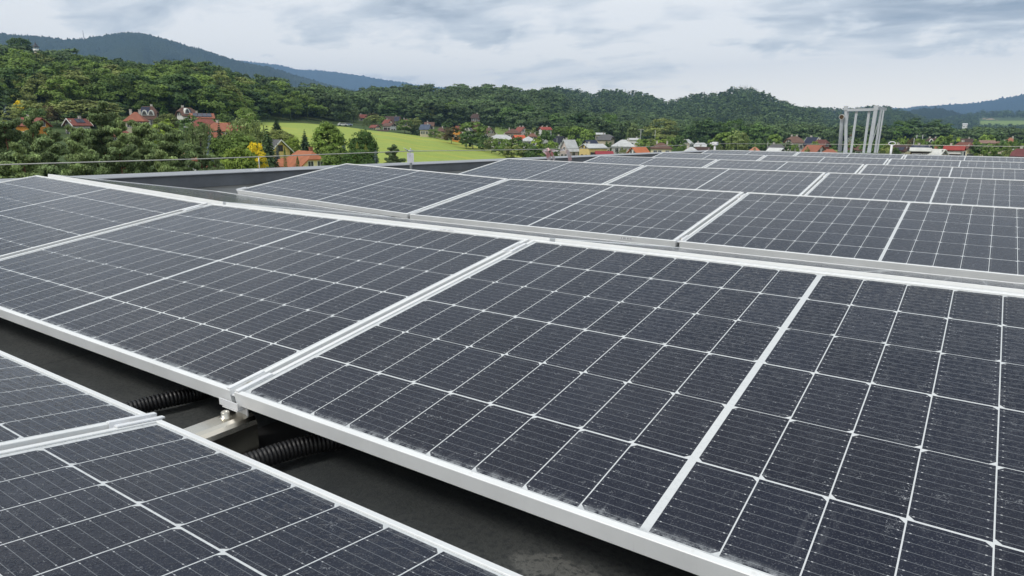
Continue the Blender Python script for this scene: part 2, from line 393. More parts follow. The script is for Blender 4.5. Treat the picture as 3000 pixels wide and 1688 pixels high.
# ---- clamps: a U-channel with two wings over the neighbouring frames and a socket bolt
def clamp_proto():
    r_ = empty('panel_clamp')
    mb = MB(); L = 0.085
    prof = [(-0.019, 0.0035), (-0.0085, 0.0035), (-0.0085, -0.010), (0.0085, -0.010), (0.0085, 0.0035), (0.019, 0.0035), (0.019, 0.0008), (0.0105, 0.0008), (0.0105, -0.0125), (-0.0105, -0.0125), (-0.0105, 0.0008), (-0.019, 0.0008)]
    mb.prism(prof, (0, -L / 2, 0), (0, L / 2, 0), (1, 0, 0), (0, 0, 1)); mb.build('clamp_channel', M_CLAMP, r_)
    mb = MB(); mb.lathe([(0.0075, -0.0105), (0.0078, -0.003), (0.0070, -0.0018), (0.0040, -0.0018), (0.0038, -0.006), (0.0001, -0.006)], seg=18); mb.build('bolt', M_BOLT, r_)
    return r_
clamp0 = clamp_proto(); _cf = [True]
def put_clamp(rowkey, c, v, lab, side=0):
    name, x0, pitch, y, z, tilt, cols = [r for r in ROWS if r[0] == rowkey][0]
    o = clamp0 if _cf[0] else dup(clamp0); _cf[0] = False
    xs = x0 + pitch * (c + 1) - (pitch - PL) / 2 if side == 0 else x0 - 0.010
    zoff = JIT.get((rowkey, c), (0, 0, 0, 0))[2] if side else 0.0
    o.location = (xs, y + v * math.cos(R(tilt)), z + zoff + v * math.sin(R(tilt))); o.rotation_euler = (R(tilt), 0, 0)
    tag(o, lab, 'clamp', 'silver clamps in the gaps between panels')
for rk in ('front', 'second', 'third', 'fourth', 'fifth', 'sixth'):
    rl = 'nearest' if rk == 'front' else rk
    for c in (0, 1, 2):
        put_clamp(rk, c, 0.062 if rk != 'front' else 0.045, 'silver clamp low in the gap between %s and %s panels, %s full row' % (ORD[c], ORD[c + 1], rl))
        put_clamp(rk, c, 1.035, 'silver clamp high in the gap between %s and %s panels, %s full row' % (ORD[c], ORD[c + 1], rl))
put_clamp('second', 0, 0.05, 'silver end clamp on the left corner of the second row', side=1)
put_clamp('valley', 1, PW - 0.035, 'silver clamp overhanging the dusty lower left panels beside the open gap')

# ---- stainless rails across the valley, one under each joint, with a hex bolt and a lip that catches the upper panel
def rail_proto():
    r_ = empty('mounting_rail')
    poly = [(-0.037, 0.006), (-0.037, 0.064), (-0.034, 0.073), (-0.028, 0.080), (-0.019, 0.084), (0.019, 0.084), (0.028, 0.080), (0.034, 0.073), (0.037, 0.064), (0.037, 0.006)]
    mb = MB(); mb.prism(poly, (0, -0.62, 0), (0, 0.028, 0), (1, 0, 0), (0, 0, 1)); rl = mb.build('rail_body', M_STEEL, r_)
    mb = MB(); mb.prism([(-0.055, 0.0), (0.055, 0.0), (0.055, 0.006), (-0.055, 0.006)], (0, -0.62, 0), (0, 0.5, 0), (1, 0, 0), (0, 0, 1)); mb.build('base_strip', plain('rubber_pad', (0.02, 0.02, 0.021), 0.75), r_)
    mb = MB(); mb.lathe([(0.0115, 0.0), (0.0115, 0.0025), (0.0082, 0.003), (0.0084, 0.013), (0.0074, 0.0142), (0.0044, 0.0142), (0.0042, 0.009), (0.0001, 0.009)], (0.000, -0.018, 0.0835), seg=18); mb.build('bolt', M_BOLT, r_)
    mb = MB(); mb.box((-0.006, -0.0045, 0.1075), (0.062, 0.0022, 0.014)); mb.box((-0.002, 0.012, 0.0985), (0.050, 0.036, 0.0025)); mb.box((0.006, 0.016, 0.091), (0.040, 0.0025, 0.018)); mb.build('support_bracket', M_CLAMP, r_)
    return r_
rail0 = rail_proto()
for c in (0, 1, 2):
    o = rail0 if c == 0 else dup(rail0)
    xs = -3.5546 + 1.7773 * (c + 1) - (1.7773 - PL) / 2
    o.location = (xs, 0.0, 0.0)
    tag(o, 'stainless steel mounting rail in the open roof gap, %s' % ('far left', 'below the front clamp', 'far right')[c], 'mounting rail', 'mounting rails under the panels')

# ---- corrugated conduit
def conduit(pts, lab, rad=0.019):
    P = [Vector(p) for p in pts]; dense = []
    for i in range(len(P) - 1):
        p0, p1, p2, p3 = P[max(i - 1, 0)], P[i], P[i + 1], P[min(i + 2, len(P) - 1)]
        for k in range(60):
            s = k / 60.0
            dense.append(0.5 * ((2 * p1) + (p2 - p0) * s + (2 * p0 - 5 * p1 + 4 * p2 - p3) * s * s + (3 * p1 - p0 - 3 * p2 + p3) * s ** 3))
    L = [0.0]
    for a_, b_ in zip(dense, dense[1:]): L.append(L[-1] + (b_ - a_).length)
    per = 0.0082; n = int(L[-1] / per); Q, rr = [], []
    Ln = np.array(L); D3 = np.array([tuple(v) for v in dense])
    for i in range(n):
        for frac, r_ in ((0.0, 0.84), (0.14, 0.98), (0.30, 1.0), (0.52, 1.0), (0.66, 0.97), (0.80, 0.84)):
            s = (i + frac) * per; Q.append([np.interp(s, Ln, D3[:, q]) for q in range(3)]); rr.append(rad * r_)
    mb = MB(); mb.tube(Q, rr, 16); tag(mb.build('corrugated_conduit', M_CONDUIT), lab, 'conduit', 'black corrugated conduits under the panels')
M_CONDUIT = plain('black_conduit', (0.014, 0.014, 0.016), 0.42, spec=0.4)
def cpath(pts): return [Vector(p) for p in pts]
conduit(cpath([(-0.375, -0.24, 0.020), (-0.362, -0.10, 0.022), (-0.345, -0.020, 0.026), (-0.326, 0.035, 0.030), (-0.318, 0.095, 0.026), (-0.316, 0.20, 0.022), (-0.31, 0.42, 0.021)]), 'black corrugated conduit left of the steel rail, under the front panels')
conduit(cpath([(0.055, -0.26, 0.026), (0.092, -0.09, 0.028), (0.113, -0.010, 0.031), (0.128, 0.035, 0.033), (0.150, 0.085, 0.033), (0.180, 0.145, 0.031), (0.26, 0.30, 0.026)]), 'black corrugated conduit right of the steel rail on the open roof strip', 0.0205)

# ================================================================== LIFELINE, TAPE, VENT, HATCH GUARD
M_GALV = alu_mat('galvanised', (0.60, 0.62, 0.64), 0.40, 0.5)
M_WIRE = alu_mat('steel_cable', (0.58, 0.57, 0.52), 0.35, 0.7)
M_WHITE = plain('white_paint', (0.78, 0.78, 0.80), 0.45, nscale=20, namt=0.05)
M_GREYP = plain('grey_paint', (0.47, 0.50, 0.53), 0.45, nscale=6, namt=0.08)
WX = -5.2
post1 = on_x(1203, 443, WX); corner = on_x(2095, 421, WX); w0 = on_x(0, 483, WX)
def sag(a_, b_, n, s):
    return [a_.lerp(b_, i / n) + Vector((0, 0, -s * 4 * (i / n) * (1 - i / n))) for i in range(n + 1)]
start = w0 + (w0 - on_x(600, 465.6, WX)) * 2.2
tp = on_x(1585, 441, WX)
mb = MB(); mb.tube([start, w0, on_x(600, 465.6, WX), post1] + sag(post1, corner, 16, 0.03)[1:], 0.0052, 8)
tag(mb.build('lifeline_cable', M_WIRE), 'thin steel lifeline cable strung along the left roof edge above the parapet', 'cable')
far3 = on_y(2613, 424, 19.0); farR = on_y(3000, 430, 19.0)
mb = MB(); mb.tube([corner, far3 + Vector((0, 0, 0.0)), farR, farR + (farR - far3) * 3], 0.0055, 8)
tag(mb.build('lifeline_cable', M_WIRE), 'thin steel lifeline cable crossing behind the farthest panel row', 'cable')
# post with card
pr = empty('lifeline_post', (post1.x, post1.y, 0)); tag(pr, 'lifeline post with a white card tied to it, behind the second panel row', 'post')
mb = MB(); mb.lathe([(0.016, 0), (0.016, post1.z - 0.03), (0.012, post1.z - 0.02)], seg=14); mb.lathe([(0.06, 0), (0.06, 0.012), (0.02, 0.016)], seg=20); mb.build('post_tube', M_GALV, pr)
mb = MB(); mb.box((0, 0, post1.z + 0.002), (0.05, 0.06, 0.024), bev=0.004); mb.lathe([(0.008, post1.z + 0.01), (0.008, post1.z + 0.035), (0.005, post1.z + 0.04)], seg=10); mb.build('cable_clamp', M_GALV, pr)
vw = math.atan2(post1.y - CAM.y, post1.x - CAM.x) - math.pi / 2
def card_mat():
    mt, t, b = new_mat('white_card'); o = t.obj(); x, y, z = t.sep(o)
    row = t.m('MULTIPLY', t.m('LESS_THAN', t.m('ABSOLUTE', t.m('SUBTRACT', z, 0.026)), 0.009), t.m('LESS_THAN', t.m('ABSOLUTE', t.m('ADD', x, 0.010)), 0.016))
    st = t.m('GREATER_THAN', t.noise(t.mapping(o, sc=(180, 1, 60)), 1.0, 1.0, 0.5), 0.5)
    row2 = t.m('MULTIPLY', t.m('LESS_THAN', t.m('ABSOLUTE', t.m('SUBTRACT', z, 0.004)), 0.006), t.m('LESS_THAN', t.m('ABSOLUTE', x), 0.024))
    inkm = t.m('ADD', t.m('MULTIPLY', t.m('MULTIPLY', row, st), 0.55), t.m('MULTIPLY', t.m('MULTIPLY', row2, st), 0.18))
    t.l.new(t.mix(inkm, (0.80, 0.80, 0.84, 1), (0.28, 0.28, 0.33, 1)), b.inputs['Base Color']); b.inputs['Roughness'].default_value = 0.5; return mt
mb = MB(); mb.box((0, 0, 0), (0.088, 0.002, 0.132)); cdo = mb.build('sign_card', card_mat(), pr); cdo.location = (-0.02 * math.sin(-vw) + 0.012, -0.035, post1.z - 0.085); cdo.rotation_euler = (R(4), 0, vw)
mb = MB(); q = Vector((0.0, 0.0, post1.z - 0.02)); e = on_x(1184, 434.5, WX) - Vector((post1.x, post1.y, 0)); mb.tube([q, q.lerp(e, 0.5), e], [0.004, 0.009, 0.005], 8); mb.build('cable_tail', M_GALV, pr)
# thin holder rod
hp = on_x(760, 493, XW - 0.2); ht = on_x(759, 461, WX)
mb = MB(); mb.tube([(hp.x, hp.y, 0.14), (hp.x, hp.y, 0.30)], 0.005, 8); mb.lathe([(0.09, 0.142), (0.085, 0.15), (0.02, 0.156)], (hp.x, hp.y, 0), 20)
tag(mb.build('conductor_holder', M_GALV), 'thin grey rod on a round foot standing on the left parapet', 'rod')
# corner post with white head
cr = empty('lifeline_post', (corner.x, corner.y, 0)); tag(cr, 'lifeline corner post with a white boxy head, far behind the middle rows', 'post')
mb = MB(); mb.lathe([(0.03, 0), (0.03, corner.z - 0.03)], seg=14); mb.build('post_tube', M_WHITE, cr)
mb = MB(); mb.box((0, 0, corner.z), (0.15, 0.12, 0.09), bev=0.01); mb.box((-0.10, 0, corner.z + 0.01), (0.09, 0.02, 0.03)); mb.build('post_head', M_WHITE, cr)
# far post with ring
rp = empty('lifeline_post', (far3.x, far3.y, 0)); tag(rp, 'white lifeline post with an oval ring on top, beside the ladder guard', 'post')
mb = MB(); mb.lathe([(0.026, 0), (0.026, far3.z - 0.02)], seg=14); mb.build('post_tube', M_WHITE, rp)
mb = MB(); ang = math.atan2(far3.y - CAM.y, far3.x - CAM.x) - math.pi / 2
pts = [(0.075 * math.cos(a_) * math.cos(ang), 0.075 * math.cos(a_) * math.sin(ang), far3.z + 0.028 + 0.042 * math.sin(a_)) for a_ in np.linspace(0, 2 * math.pi, 21)]
mb.tube(pts, 0.011, 8, cap=False); mb.build('cable_ring', M_WHITE, rp)
# barrier tape wound round the cable
def tape_mat():
    mt, t, b = new_mat('barrier_tape'); o = t.obj()
    at_ = t.node('ShaderNodeAttribute', attribute_name='tint').outputs['Fac']
    n = t.noise(o, 60, 3)
    red = t.mix(t.mr(n, 0.3, 0.7), (0.74, 0.20, 0.18, 1), (0.80, 0.42, 0.44, 1))
    t.l.new(t.mix(at_, (0.78, 0.74, 0.76, 1), red), b.inputs['Base Color']); b.inputs['Roughness'].default_value = 0.4
    return mt
M_TAPE = tape_mat()
def ribbon(pixels, width, bands, twist=0.0):
    """a strip of tape through points given on the cable's plane"""
    P = [on_x(px, py, WX) + Vector((dx, 0, 0)) for px, py, dx in pixels]
    V, Q, T = [], [], []; N = 14 * (len(P) - 1)
    for i in range(N + 1):
        s = i / 14.0; j = min(int(s), len(P) - 2); fr = s - j; p = P[j].lerp(P[j + 1], fr)
        tn = (P[j + 1] - P[j]).normalized(); side = tn.cross(Vector((0.83, -0.55, 0.1))).normalized()
        sw = side * math.cos(twist * s) + Vector((0.83, -0.55, 0)) * math.sin(twist * s)
        jit = Vector((0, 0, 0.004 * math.sin(i * 1.9)))
        V += [tuple(p + sw * width / 2 + jit), tuple(p - sw * width / 2 - jit * 0.6)]
        T.append(float(np.interp(i / N, [b_[0] for b_ in bands], [b_[1] for b_ in bands])))
    V = np.array(V); Q = np.array([[2 * i, 2 * i + 1, 2 * i + 3, 2 * i + 2] for i in range(N)])
    return V, Q, np.array(T[:N])
def join(parts):
    V, Q, T, o = [], [], [], 0
    for v, q, t_ in parts: V.append(v); Q.append(q + o); T.append(t_); o += len(v)
    return np.vstack(V), np.vstack(Q), np.concatenate(T)
tape = [ribbon([(1601, 443, .0), (1608, 452, -.02), (1614, 470, -.03)], 0.085, [(0, .3), (.3, .75), (.65, .85), (.8, .1), (1, .1)]), ribbon([(1611, 444, .02), (1619, 455, .0), (1627, 470, -.02)], 0.055, [(0, .4), (.1, 1), (.5, 1), (.56, .05), (1, .1)]),
        ribbon([(1661, 442, .0), (1668, 455, .0), (1672, 472, -.01)], 0.075, [(0, .35), (.2, .1), (.55, .15), (.75, .6), (1, .45)])]
to = empty('barrier_tape', (tp.x, tp.y, tp.z)); tag(to, 'red and white barrier tape knotted round the lifeline with three hanging ends', 'barrier tape')
for V, Q, T in tape: link('hanging_end', np_mesh('hanging_end', V - np.array(to.location), Q, T), M_TAPE, to)
wrap = [ribbon([(1592, 441, .01), (1610, 439, -.01), (1630, 442, .015), (1647, 439, -.01), (1662, 441, .0)], 0.030, [(0, .3), (.2, 0), (.4, .35), (.5, 0), (.8, .05), (1, .5)], 2.1),
        ribbon([(1591, 440, .0), (1596, 452, .03), (1600, 441, -.02), (1606, 437, 0.02), (1614, 441, 0)], 0.055, [(0, .2), (.3, .6), (.5, .1), (.8, .7), (1, .3)], 1.3)]
for V, Q, T in wrap: link('wrapped_tape', np_mesh('wrapped_tape', V - np.array(to.location), Q, T), M_TAPE, to)

# vent pipe with elbow, and the ladder guard by the far parapet
GY = 22.2
vb, vt = on_y(2460, 446, GY), on_y(2467, 352, GY)
vp = empty('vent_pipe', (vb.x, vb.y, 0.14)); tag(vp, 'grey vent pipe whose round elbow opens towards the camera, beside the ladder guard', 'pipe')
base = Vector((vb.x, vb.y, 0.14)); T0 = Vector((vt.x, vt.y, vt.z))
toc = Vector((CAM.x - vt.x - 3.2, CAM.y - vt.y, 0)).normalized()
mb = MB(); arc = [T0 + toc * (0.09 * (1 - math.cos(a_))) + Vector((0, 0, 0.09 * math.sin(a_))) for a_ in np.linspace(0, R(100), 8)]
mb.tube([base - base, T0 - base] + [p - base for p in arc[1:]] , 0.055, 18); mb.build('pipe_body', M_GREYP, vp)
endp = arc[-1]; dirn = (arc[-1] - arc[-2]).normalized()
mb = MB(); mb.tube([endp - base - dirn * 0.02, endp - base + dirn * 0.06], 0.074, 20); mb.build('pipe_collar', plain('pipe_grey_light', (0.55, 0.55, 0.53), 0.5), vp)
mb = MB(); mb.tube([endp - base + dirn * 0.055, endp - base + dirn * 0.064], 0.060, 20); mb.build('pipe_mouth', plain('pipe_rust', (0.085, 0.055, 0.03), 0.9, nscale=40, namt=0.5), vp)
lg0 = on_y(2530, 446, GY)
lg = empty('ladder_guard', (lg0.x, lg0.y, 0.14)); tag(lg, 'tall grey painted steel ladder guard rising from the far roof edge', 'guard rail')
def bar(a_, b_, wx, wy, name, dy0=0.0, dy1=0.0):
    A = on_y(a_[0], a_[1], GY + dy0) - Vector(lg.location); B = on_y(b_[0], b_[1], GY + dy1) - Vector(lg.location)
    ax = (B - A).normalized(); sx = ax.cross(Vector((0, 1, 0))).normalized(); sy = sx.cross(ax).normalized()
    mb = MB(); mb.prism([(-wx / 2, -wy / 2), (wx / 2, -wy / 2), (wx / 2, wy / 2), (-wx / 2, wy / 2)], A, B, sx, sy)
    return mb.build(name, M_GREYP, lg)
bar((2478.5, 448), (2478.5, 322), 0.075, 0.075, 'upright'); bar((2478.5, 324), (2478.5, 311), 0.105, 0.105, 'post_cap')
bar((2482, 322.5), (2566, 321), 0.075, 0.05, 'top_rail', -0.06, -0.06)
for a_, b_, w_ in (((2493, 448), (2510, 324), .062), ((2530, 448), (2547, 323), .066), ((2563.5, 448), (2581, 322), .058), ((2570, 448), (2589, 323), .038), ((2472, 448), (2486, 325), .026)):
    bar(a_, b_, w_, 0.05, 'picket')
bar((2545.5, 448), (2567.5, 313), 0.095, 0.10, 'upright', -0.12, -0.12); bar((2560, 316.5), (2574, 315.5), 0.13, 0.11, 'post_cap', -0.12, -0.12)
bar((2573, 318), (2595, 320), 0.085, 0.05, 'side_rail', -0.1, 0.3)
bar((2572, 361), (2556, 416), 0.014, 0.014, 'locking_bar', -0.25, -0.25)

# ================================================================== LAND
DN = np.array([3, 60, 110, 160, 210, 260, 320, 380, 450, 550, 700, 900, 1300, 1900, 3000, 9000], float)
PROF = {   # photo column -> ground height (roof = 0) at those distances
 -2500: [-9.5]*16,
 -700: [-9.5, -9.5, -7.5, -4, -1, 3, 9, 22, 36, 42, 38, 20, 0, -10, -10, -10],
 0:    [-9.5, -9.5, -7.0, -3.5, 0.5, 4.5, 12, 27, 42, 46, 40, 20, 0, -10, -10, -10],
 250:  [-9.5, -9.5, -7.2, -4, 0, 4.5, 11, 24, 38.5, 42, 34, 18, 0, -10, -10, -10],
 450:  [-9.5, -9.5, -7.4, -4.5, 0, 4.5, 11, 22, 34, 36, 28, 15, 0, -10, -10, -10],
 600:  [-9.5, -9.5, -7.6, -5, -1, 3, 12, 20, 28, 28, 22, 12, 0, -10, -10, -10],
 740:  [-9.5, -9.5, -8.2, -5.6, -2.6, 0.4, 3.2, 11, 20, 20, 16, 12, 5, -10, -10, -10],
 850:  [-9.5, -9.5, -8.5, -6, -3.2, 0, 3.0, 6, 11, 12, 14, 18, 15, -5, -10, -10],
 1000: [-9.5, -9.5, -8.7, -6.8, -4.4, -1.6, 1.3, 4, 8, 14, 22, 26, 22, -5, -10, -10],
 1124: [-9.5, -9.5, -9.0, -7.6, -5.6, -3.4, -1.0, 2.5, 7, 16, 30, 30, 20, -5, -10, -10],
 1252: [-9.5, -9.5, -9.3, -8.4, -7.0, -5.2, -2.9, 0, 5, 17, 34, 32, 20, -5, -10, -10],
 1400: [-9.5, -9.5, -9.5, -9.2, -8.4, -7.2, -5.6, -3, 3, 15, 36, 36, 30, -5, -10, -10],
 1550: [-9.5, -9.5, -9.5, -9.5, -9.4, -9.0, -8.2, -6, -1, 8, 28, 44, 62, 10, -10, -10],
 1700: [-9.5, -9.5, -9.5, -9.5, -9.5, -9.4, -9.0, -8, -6, 0, 10, 26, 70, 20, -10, -10],
 1850: [-9.5, -9.5, -9.5, -9.5, -9.5, -9.5, -9.3, -9, -8, -6, 2, 16, 66, 20, -10, -10],
 1958: [-9.5, -9.5, -9.5, -9.5, -9.5, -9.5, -9.4, -9.2, -8.6, -7, -1, 12, 49, 20, -10, -10],
 2080: [-9.5, -9.5, -9.5, -9.5, -9.5, -9.5, -9.4, -9.2, -8.8, -8, -3, 12, 70, 30, -10, -10],
 2176: [-9.5, -9.5, -9.5, -9.5, -9.5, -9.5, -9.5, -9.4, -9, -8.5, -4, 12, 85, 30, -10, -10],
 2260: [-9.5, -9.5, -9.5, -9.5, -9.5, -9.5, -9.5, -9.4, -9, -8.6, -5, 10, 64, 30, -10, -10],
 2340: [-9.5, -9.5, -9.5, -9.5, -9.5, -9.5, -9.5, -9.4, -9, -8.6, -6, 4, 46, 40, -10, -10],
 2450: [-9.5, -9.5, -9.5, -9.5, -9.5, -9.5, -9.5, -9.5, -9.3, -9, -8, -5, 14, 70, 0, -10],
 2570: [-9.5, -9.5, -9.5, -9.5, -9.5, -9.5, -9.5, -9.5, -9.5, -9.3, -9, -7, 4, 72, 10, -10],
 2690: [-9.5, -9.5, -9.5, -9.5, -9.5, -9.5, -9.5, -9.5, -9.5, -9.5, -9.2, -8.5, -4, 36, 20, -10],
 2800: [-9.5]*10 + [-9.4, -9.2, -7, 2, 60, 60],
 2880: [-9.5]*10 + [-9.5, -9.4, -7, 14, 72, 60],
 3100: [-9.5]*10 + [-9.5, -9.4, -7, 14, 72, 60],
 4300: [-9.5]*16}
PXS = np.array(sorted(PROF), float); PTAB = np.array([PROF[k] for k in sorted(PROF)], float)
SIL = [(-700, 90), (-300, 112), (0, 132), (120, 146), (200, 150), (300, 170), (400, 190), (450, 195), (524, 182), (606, 187), (650, 200), (699, 214), (792, 219), (839, 240), (858, 268), (893, 254), (914, 260), (962, 267), (1045, 274), (1073, 266), (1149, 262), (1224, 252), (1290, 262), (1355, 254), (1442, 255), (1493, 262), (1530, 270), (1574, 267), (1600, 258), (1630, 251), (1680, 258), (1712, 264), (1740, 271), (1757, 262), (1804, 259), (1866, 264), (1912, 279), (1953, 297), (1962, 292), (1990, 281), (2052, 271), (2114, 264), (2145, 252), (2176, 246), (2200, 253), (2240, 271), (2293, 293), (2340, 309), (2417, 313), (2480, 316), (2551, 307), (2588, 308), (2650, 321), (2700, 341), (2760, 354)]
PD = np.unique(np.concatenate([PXS, np.arange(-700, 2761, 20.0), [s_[0] for s_ in SIL]]))
def _row(p):
    i = int(np.clip(np.searchsorted(PXS, p) - 1, 0, len(PXS) - 2)); f = np.clip((p - PXS[i]) / (PXS[i + 1] - PXS[i]), 0, 1); f = f * f * (3 - 2 * f)
    z = PTAB[i] * (1 - f) + PTAB[i + 1] * f
    if -700 <= p <= 2760:
        v = ray(p, np.interp(p, [q[0] for q in SIL], [q[1] for q in SIL])); sl_ = v[2] / math.hypot(v[0], v[1]); J = slice(7, 14); zb = z[6]; lo, hi = 0.0, 6.0
        for _ in range(30):
            md = (lo + hi) / 2; el = ((zb + (z[J] - zb) * md + 11.5 - CAM.z) / DN[J]).max()
            if el < sl_: lo = md
            else: hi = md
        z = z.copy(); z[J] = zb + (z[J] - zb) * lo
    return z
PTAB = np.array([_row(p) for p in PD]); PXS = PD
AZS = np.array([math.atan2(*(ray(p_, 320)[:2])) for p_ in PXS])     # bearing of each column (clockwise from +Y)
LD = np.log(DN)
def ground_ad(az, D):
    az = np.asarray(az, float); D = np.asarray(D, float)
    i = np.clip(np.searchsorted(AZS, az) - 1, 0, len(AZS) - 2); f = np.clip((az - AZS[i]) / (AZS[i + 1] - AZS[i]), 0, 1)
    ld = np.log(np.clip(D, 3.0, 8999)); j = np.clip(np.searchsorted(LD, ld) - 1, 0, len(DN) - 2); g = (np.exp(ld) - DN[j]) / (DN[j + 1] - DN[j])
    return (PTAB[i, j] * (1 - f) + PTAB[i + 1, j] * f) * (1 - g) + (PTAB[i, j + 1] * (1 - f) + PTAB[i + 1, j + 1] * f) * g
def ground(x, y):
    dx, dy = x - CAM.x, y - CAM.y
    return float(ground_ad(math.atan2(dx, dy), math.hypot(dx, dy)))
def grass_mat(name, a_, b_, c_=None, scale=0.03, far=(0.05, 0.085, 0.03)):
    mt, t, b = new_mat(name); o = t.obj()
    n = t.noise(o, scale, 6.0, 0.6, 0.4); f = t.noise(o, scale * 22, 4.0, 0.65)
    c = t.mix(t.mr(n, 0.34, 0.66), (*a_, 1), (*b_, 1))
    if c_ is not None:
        s = t.noise(t.mapping(o, rot=(0, 0, R(38)), sc=(0.35, 2.2, 1)), scale * 1.5, 5.0, 0.6, 0.6)
        c = t.mix(t.m('MULTIPLY', t.mr(s, 0.52, 0.68), 0.85), c, (*c_, 1))
    c = t.mix(t.m('MULTIPLY', t.mr(f, 0.40, 0.7), 0.28), c, tuple(v * 0.55 for v in a_) + (1,))
    t.l.new(c, b.inputs['Base Color']); b.inputs['Roughness'].default_value = 0.85; b.inputs['Specular IOR Level'].default_value = 0.2
    t.l.new(t.bump(f, 0.5, 0.5), b.inputs['Normal']); return mt
M_GROUND = grass_mat('ground_cover', (0.050, 0.085, 0.025), (0.085, 0.125, 0.035), (0.11, 0.12, 0.04))
M_MEADOW = grass_mat('meadow_grass', (0.290, 0.375, 0.070), (0.355, 0.430, 0.095), (0.47, 0.43, 0.060), 0.022)
M_FIELD = grass_mat('far_field_grass', (0.16, 0.24, 0.05), (0.22, 0.30, 0.07), (0.30, 0.30, 0.10), 0.01)
def polar_sheet(name, azs, Ds, mat, lift=0.0, kind='structure', zf=None):
    A, Dg = np.meshgrid(azs, Ds, indexing='ij')
    Z = ground_ad(A, Dg) if zf is None else zf(A, Dg)
    V = np.stack([CAM.x + np.sin(A) * Dg, CAM.y + np.cos(A) * Dg, Z + lift], -1).reshape(-1, 3)
    na, nd = A.shape; ii = np.arange((na - 1) * (nd - 1)); i, j = ii // (nd - 1), ii % (nd - 1); k = i * nd + j
    Q = np.stack([k, k + nd, k + nd + 1, k + 1], 1)
    o = link(name, np_mesh(name, V, Q, smooth=True), mat); tag(o, kind=kind); return o
azs = np.concatenate([np.arange(-math.pi, AZS[1], 0.06), np.arange(AZS[1], AZS[-2], 0.008), np.arange(AZS[-2], math.pi, 0.06), [math.pi]])
polar_sheet('ground', azs, np.unique(np.concatenate([[0.5, 3, 20, 40], np.geomspace(60, 8900, 110)])), M_GROUND)
def az_of(px, py=385): v = ray(px, py); return math.atan2(v[0], v[1])
def ground_hit(px, py, dmin=40.0, dmax=2600.0):
    """distance at which the ground, followed away from the camera, shows at this pixel"""
    az = az_of(px, py); Ds = np.geomspace(dmin, dmax, 500); Z = ground_ad(np.full(500, az), Ds)
    v = ray(px, py); sl_ = v[2] / math.hypot(v[0], v[1]); line = CAM.z + sl_ * Ds
    k = np.argmax(Z >= line); return float(Ds[k]) if Z[k] >= line[k] else dmax
# the meadow: its far rim follows the row of gardens
RIM = [(640, 361), (760, 360), (907, 364), (1010, 374), (1124, 388), (1252, 402), (1356, 419), (1459, 446), (1530, 462)]
mpx = np.linspace(640, 1530, 120); mpy = np.interp(mpx, [r[0] for r in RIM], [r[1] for r in RIM])
MD1 = np.array([ground_hit(a_, b_, 90, 420) for a_, b_ in zip(mpx, mpy)]); MD1 = np.convolve(np.pad(MD1, 4, mode='edge'), np.ones(9) / 9, 'valid')
MAZ = np.array([az_of(a_) for a_ in mpx])
A = np.repeat(MAZ[:, None], 60, 1); s_ = np.linspace(0, 1, 60)[None, :]; Dm = 95 + (MD1[:, None] - 95) * s_
V = np.stack([CAM.x + np.sin(A) * Dm, CAM.y + np.cos(A) * Dm, ground_ad(A, Dm) + 0.25], -1).reshape(-1, 3)
ii = np.arange(119 * 59); k = (ii // 59) * 60 + ii % 59; Q = np.stack([k, k + 60, k + 61, k + 1], 1)
tag(link('meadow', np_mesh('meadow', V, Q, smooth=True), M_MEADOW), kind='structure')
FIELDS = [(2868, 3040, 16, 2000, 2400), (1012, 1045, 12, 480, 640), (1595, 1630, 8, 470, 640), (1450, 1500, 6, 395, 470), (1640, 1670, 5, 640, 720), (1725, 1785, 5, 760, 860), (2410, 2480, 6, 640, 980), (2415, 2460, 6, 330, 480), (1872, 1925, 5, 400, 500), (2090, 2150, 5, 740, 900)]
for a_, b_, n_, d0, d1 in FIELDS:
    polar_sheet('field', np.linspace(az_of(a_), az_of(b_), n_ + 6), np.linspace(d0, d1, 14), M_FIELD, 0.5)
# ---- mountains behind
def forest_hill_mat(name, lo, hi, sc):
    mt, t, b = new_mat(name); o = t.obj()
    v = t.node('ShaderNodeTexVoronoi'); t.l.new(o, v.inputs['Vector']); v.inputs['Scale'].default_value = sc
    n = t.noise(o, sc * 0.04, 6.0, 0.62, 0.5); f = t.noise(o, sc * 0.9, 3.0, 0.7)
    c = t.mix(t.mr(n, 0.32, 0.68), (*lo, 1), (*hi, 1)); c = t.mix(t.m('MULTIPLY', f, 0.6), c, tuple(q * 0.5 for q in lo) + (1,))
    t.l.new(c, b.inputs['Base Color']); b.inputs['Roughness'].default_value = 0.95; b.inputs['Specular IOR Level'].default_value = 0.1
    h = t.m('ADD', t.m('MULTIPLY', v.outputs[0], -1.0), f); t.l.new(t.bump(h, 0.9, 12.0), b.inputs['Normal']); return mt
M_MOUNT = forest_hill_mat('mountain_forest', (0.034, 0.056, 0.032), (0.066, 0.092, 0.048), 0.07)
def fbm(x, seed, octs=5, base=1.0):
    r_ = np.random.default_rng(seed); out = np.zeros_like(x, float); amp, fr = 1.0, base
    for _ in range(octs):
        ph = r_.uniform(0, 100); xi = x * fr + ph; i = np.floor(xi); f = xi - i; f = f * f * (3 - 2 * f)
        h = lambda q: np.modf(np.sin(q * 127.1 + seed * 3.7) * 43758.5453)[0]
        out += amp * (h(i) * (1 - f) + h(i + 1) * f); amp *= 0.5; fr *= 2.03
    return out
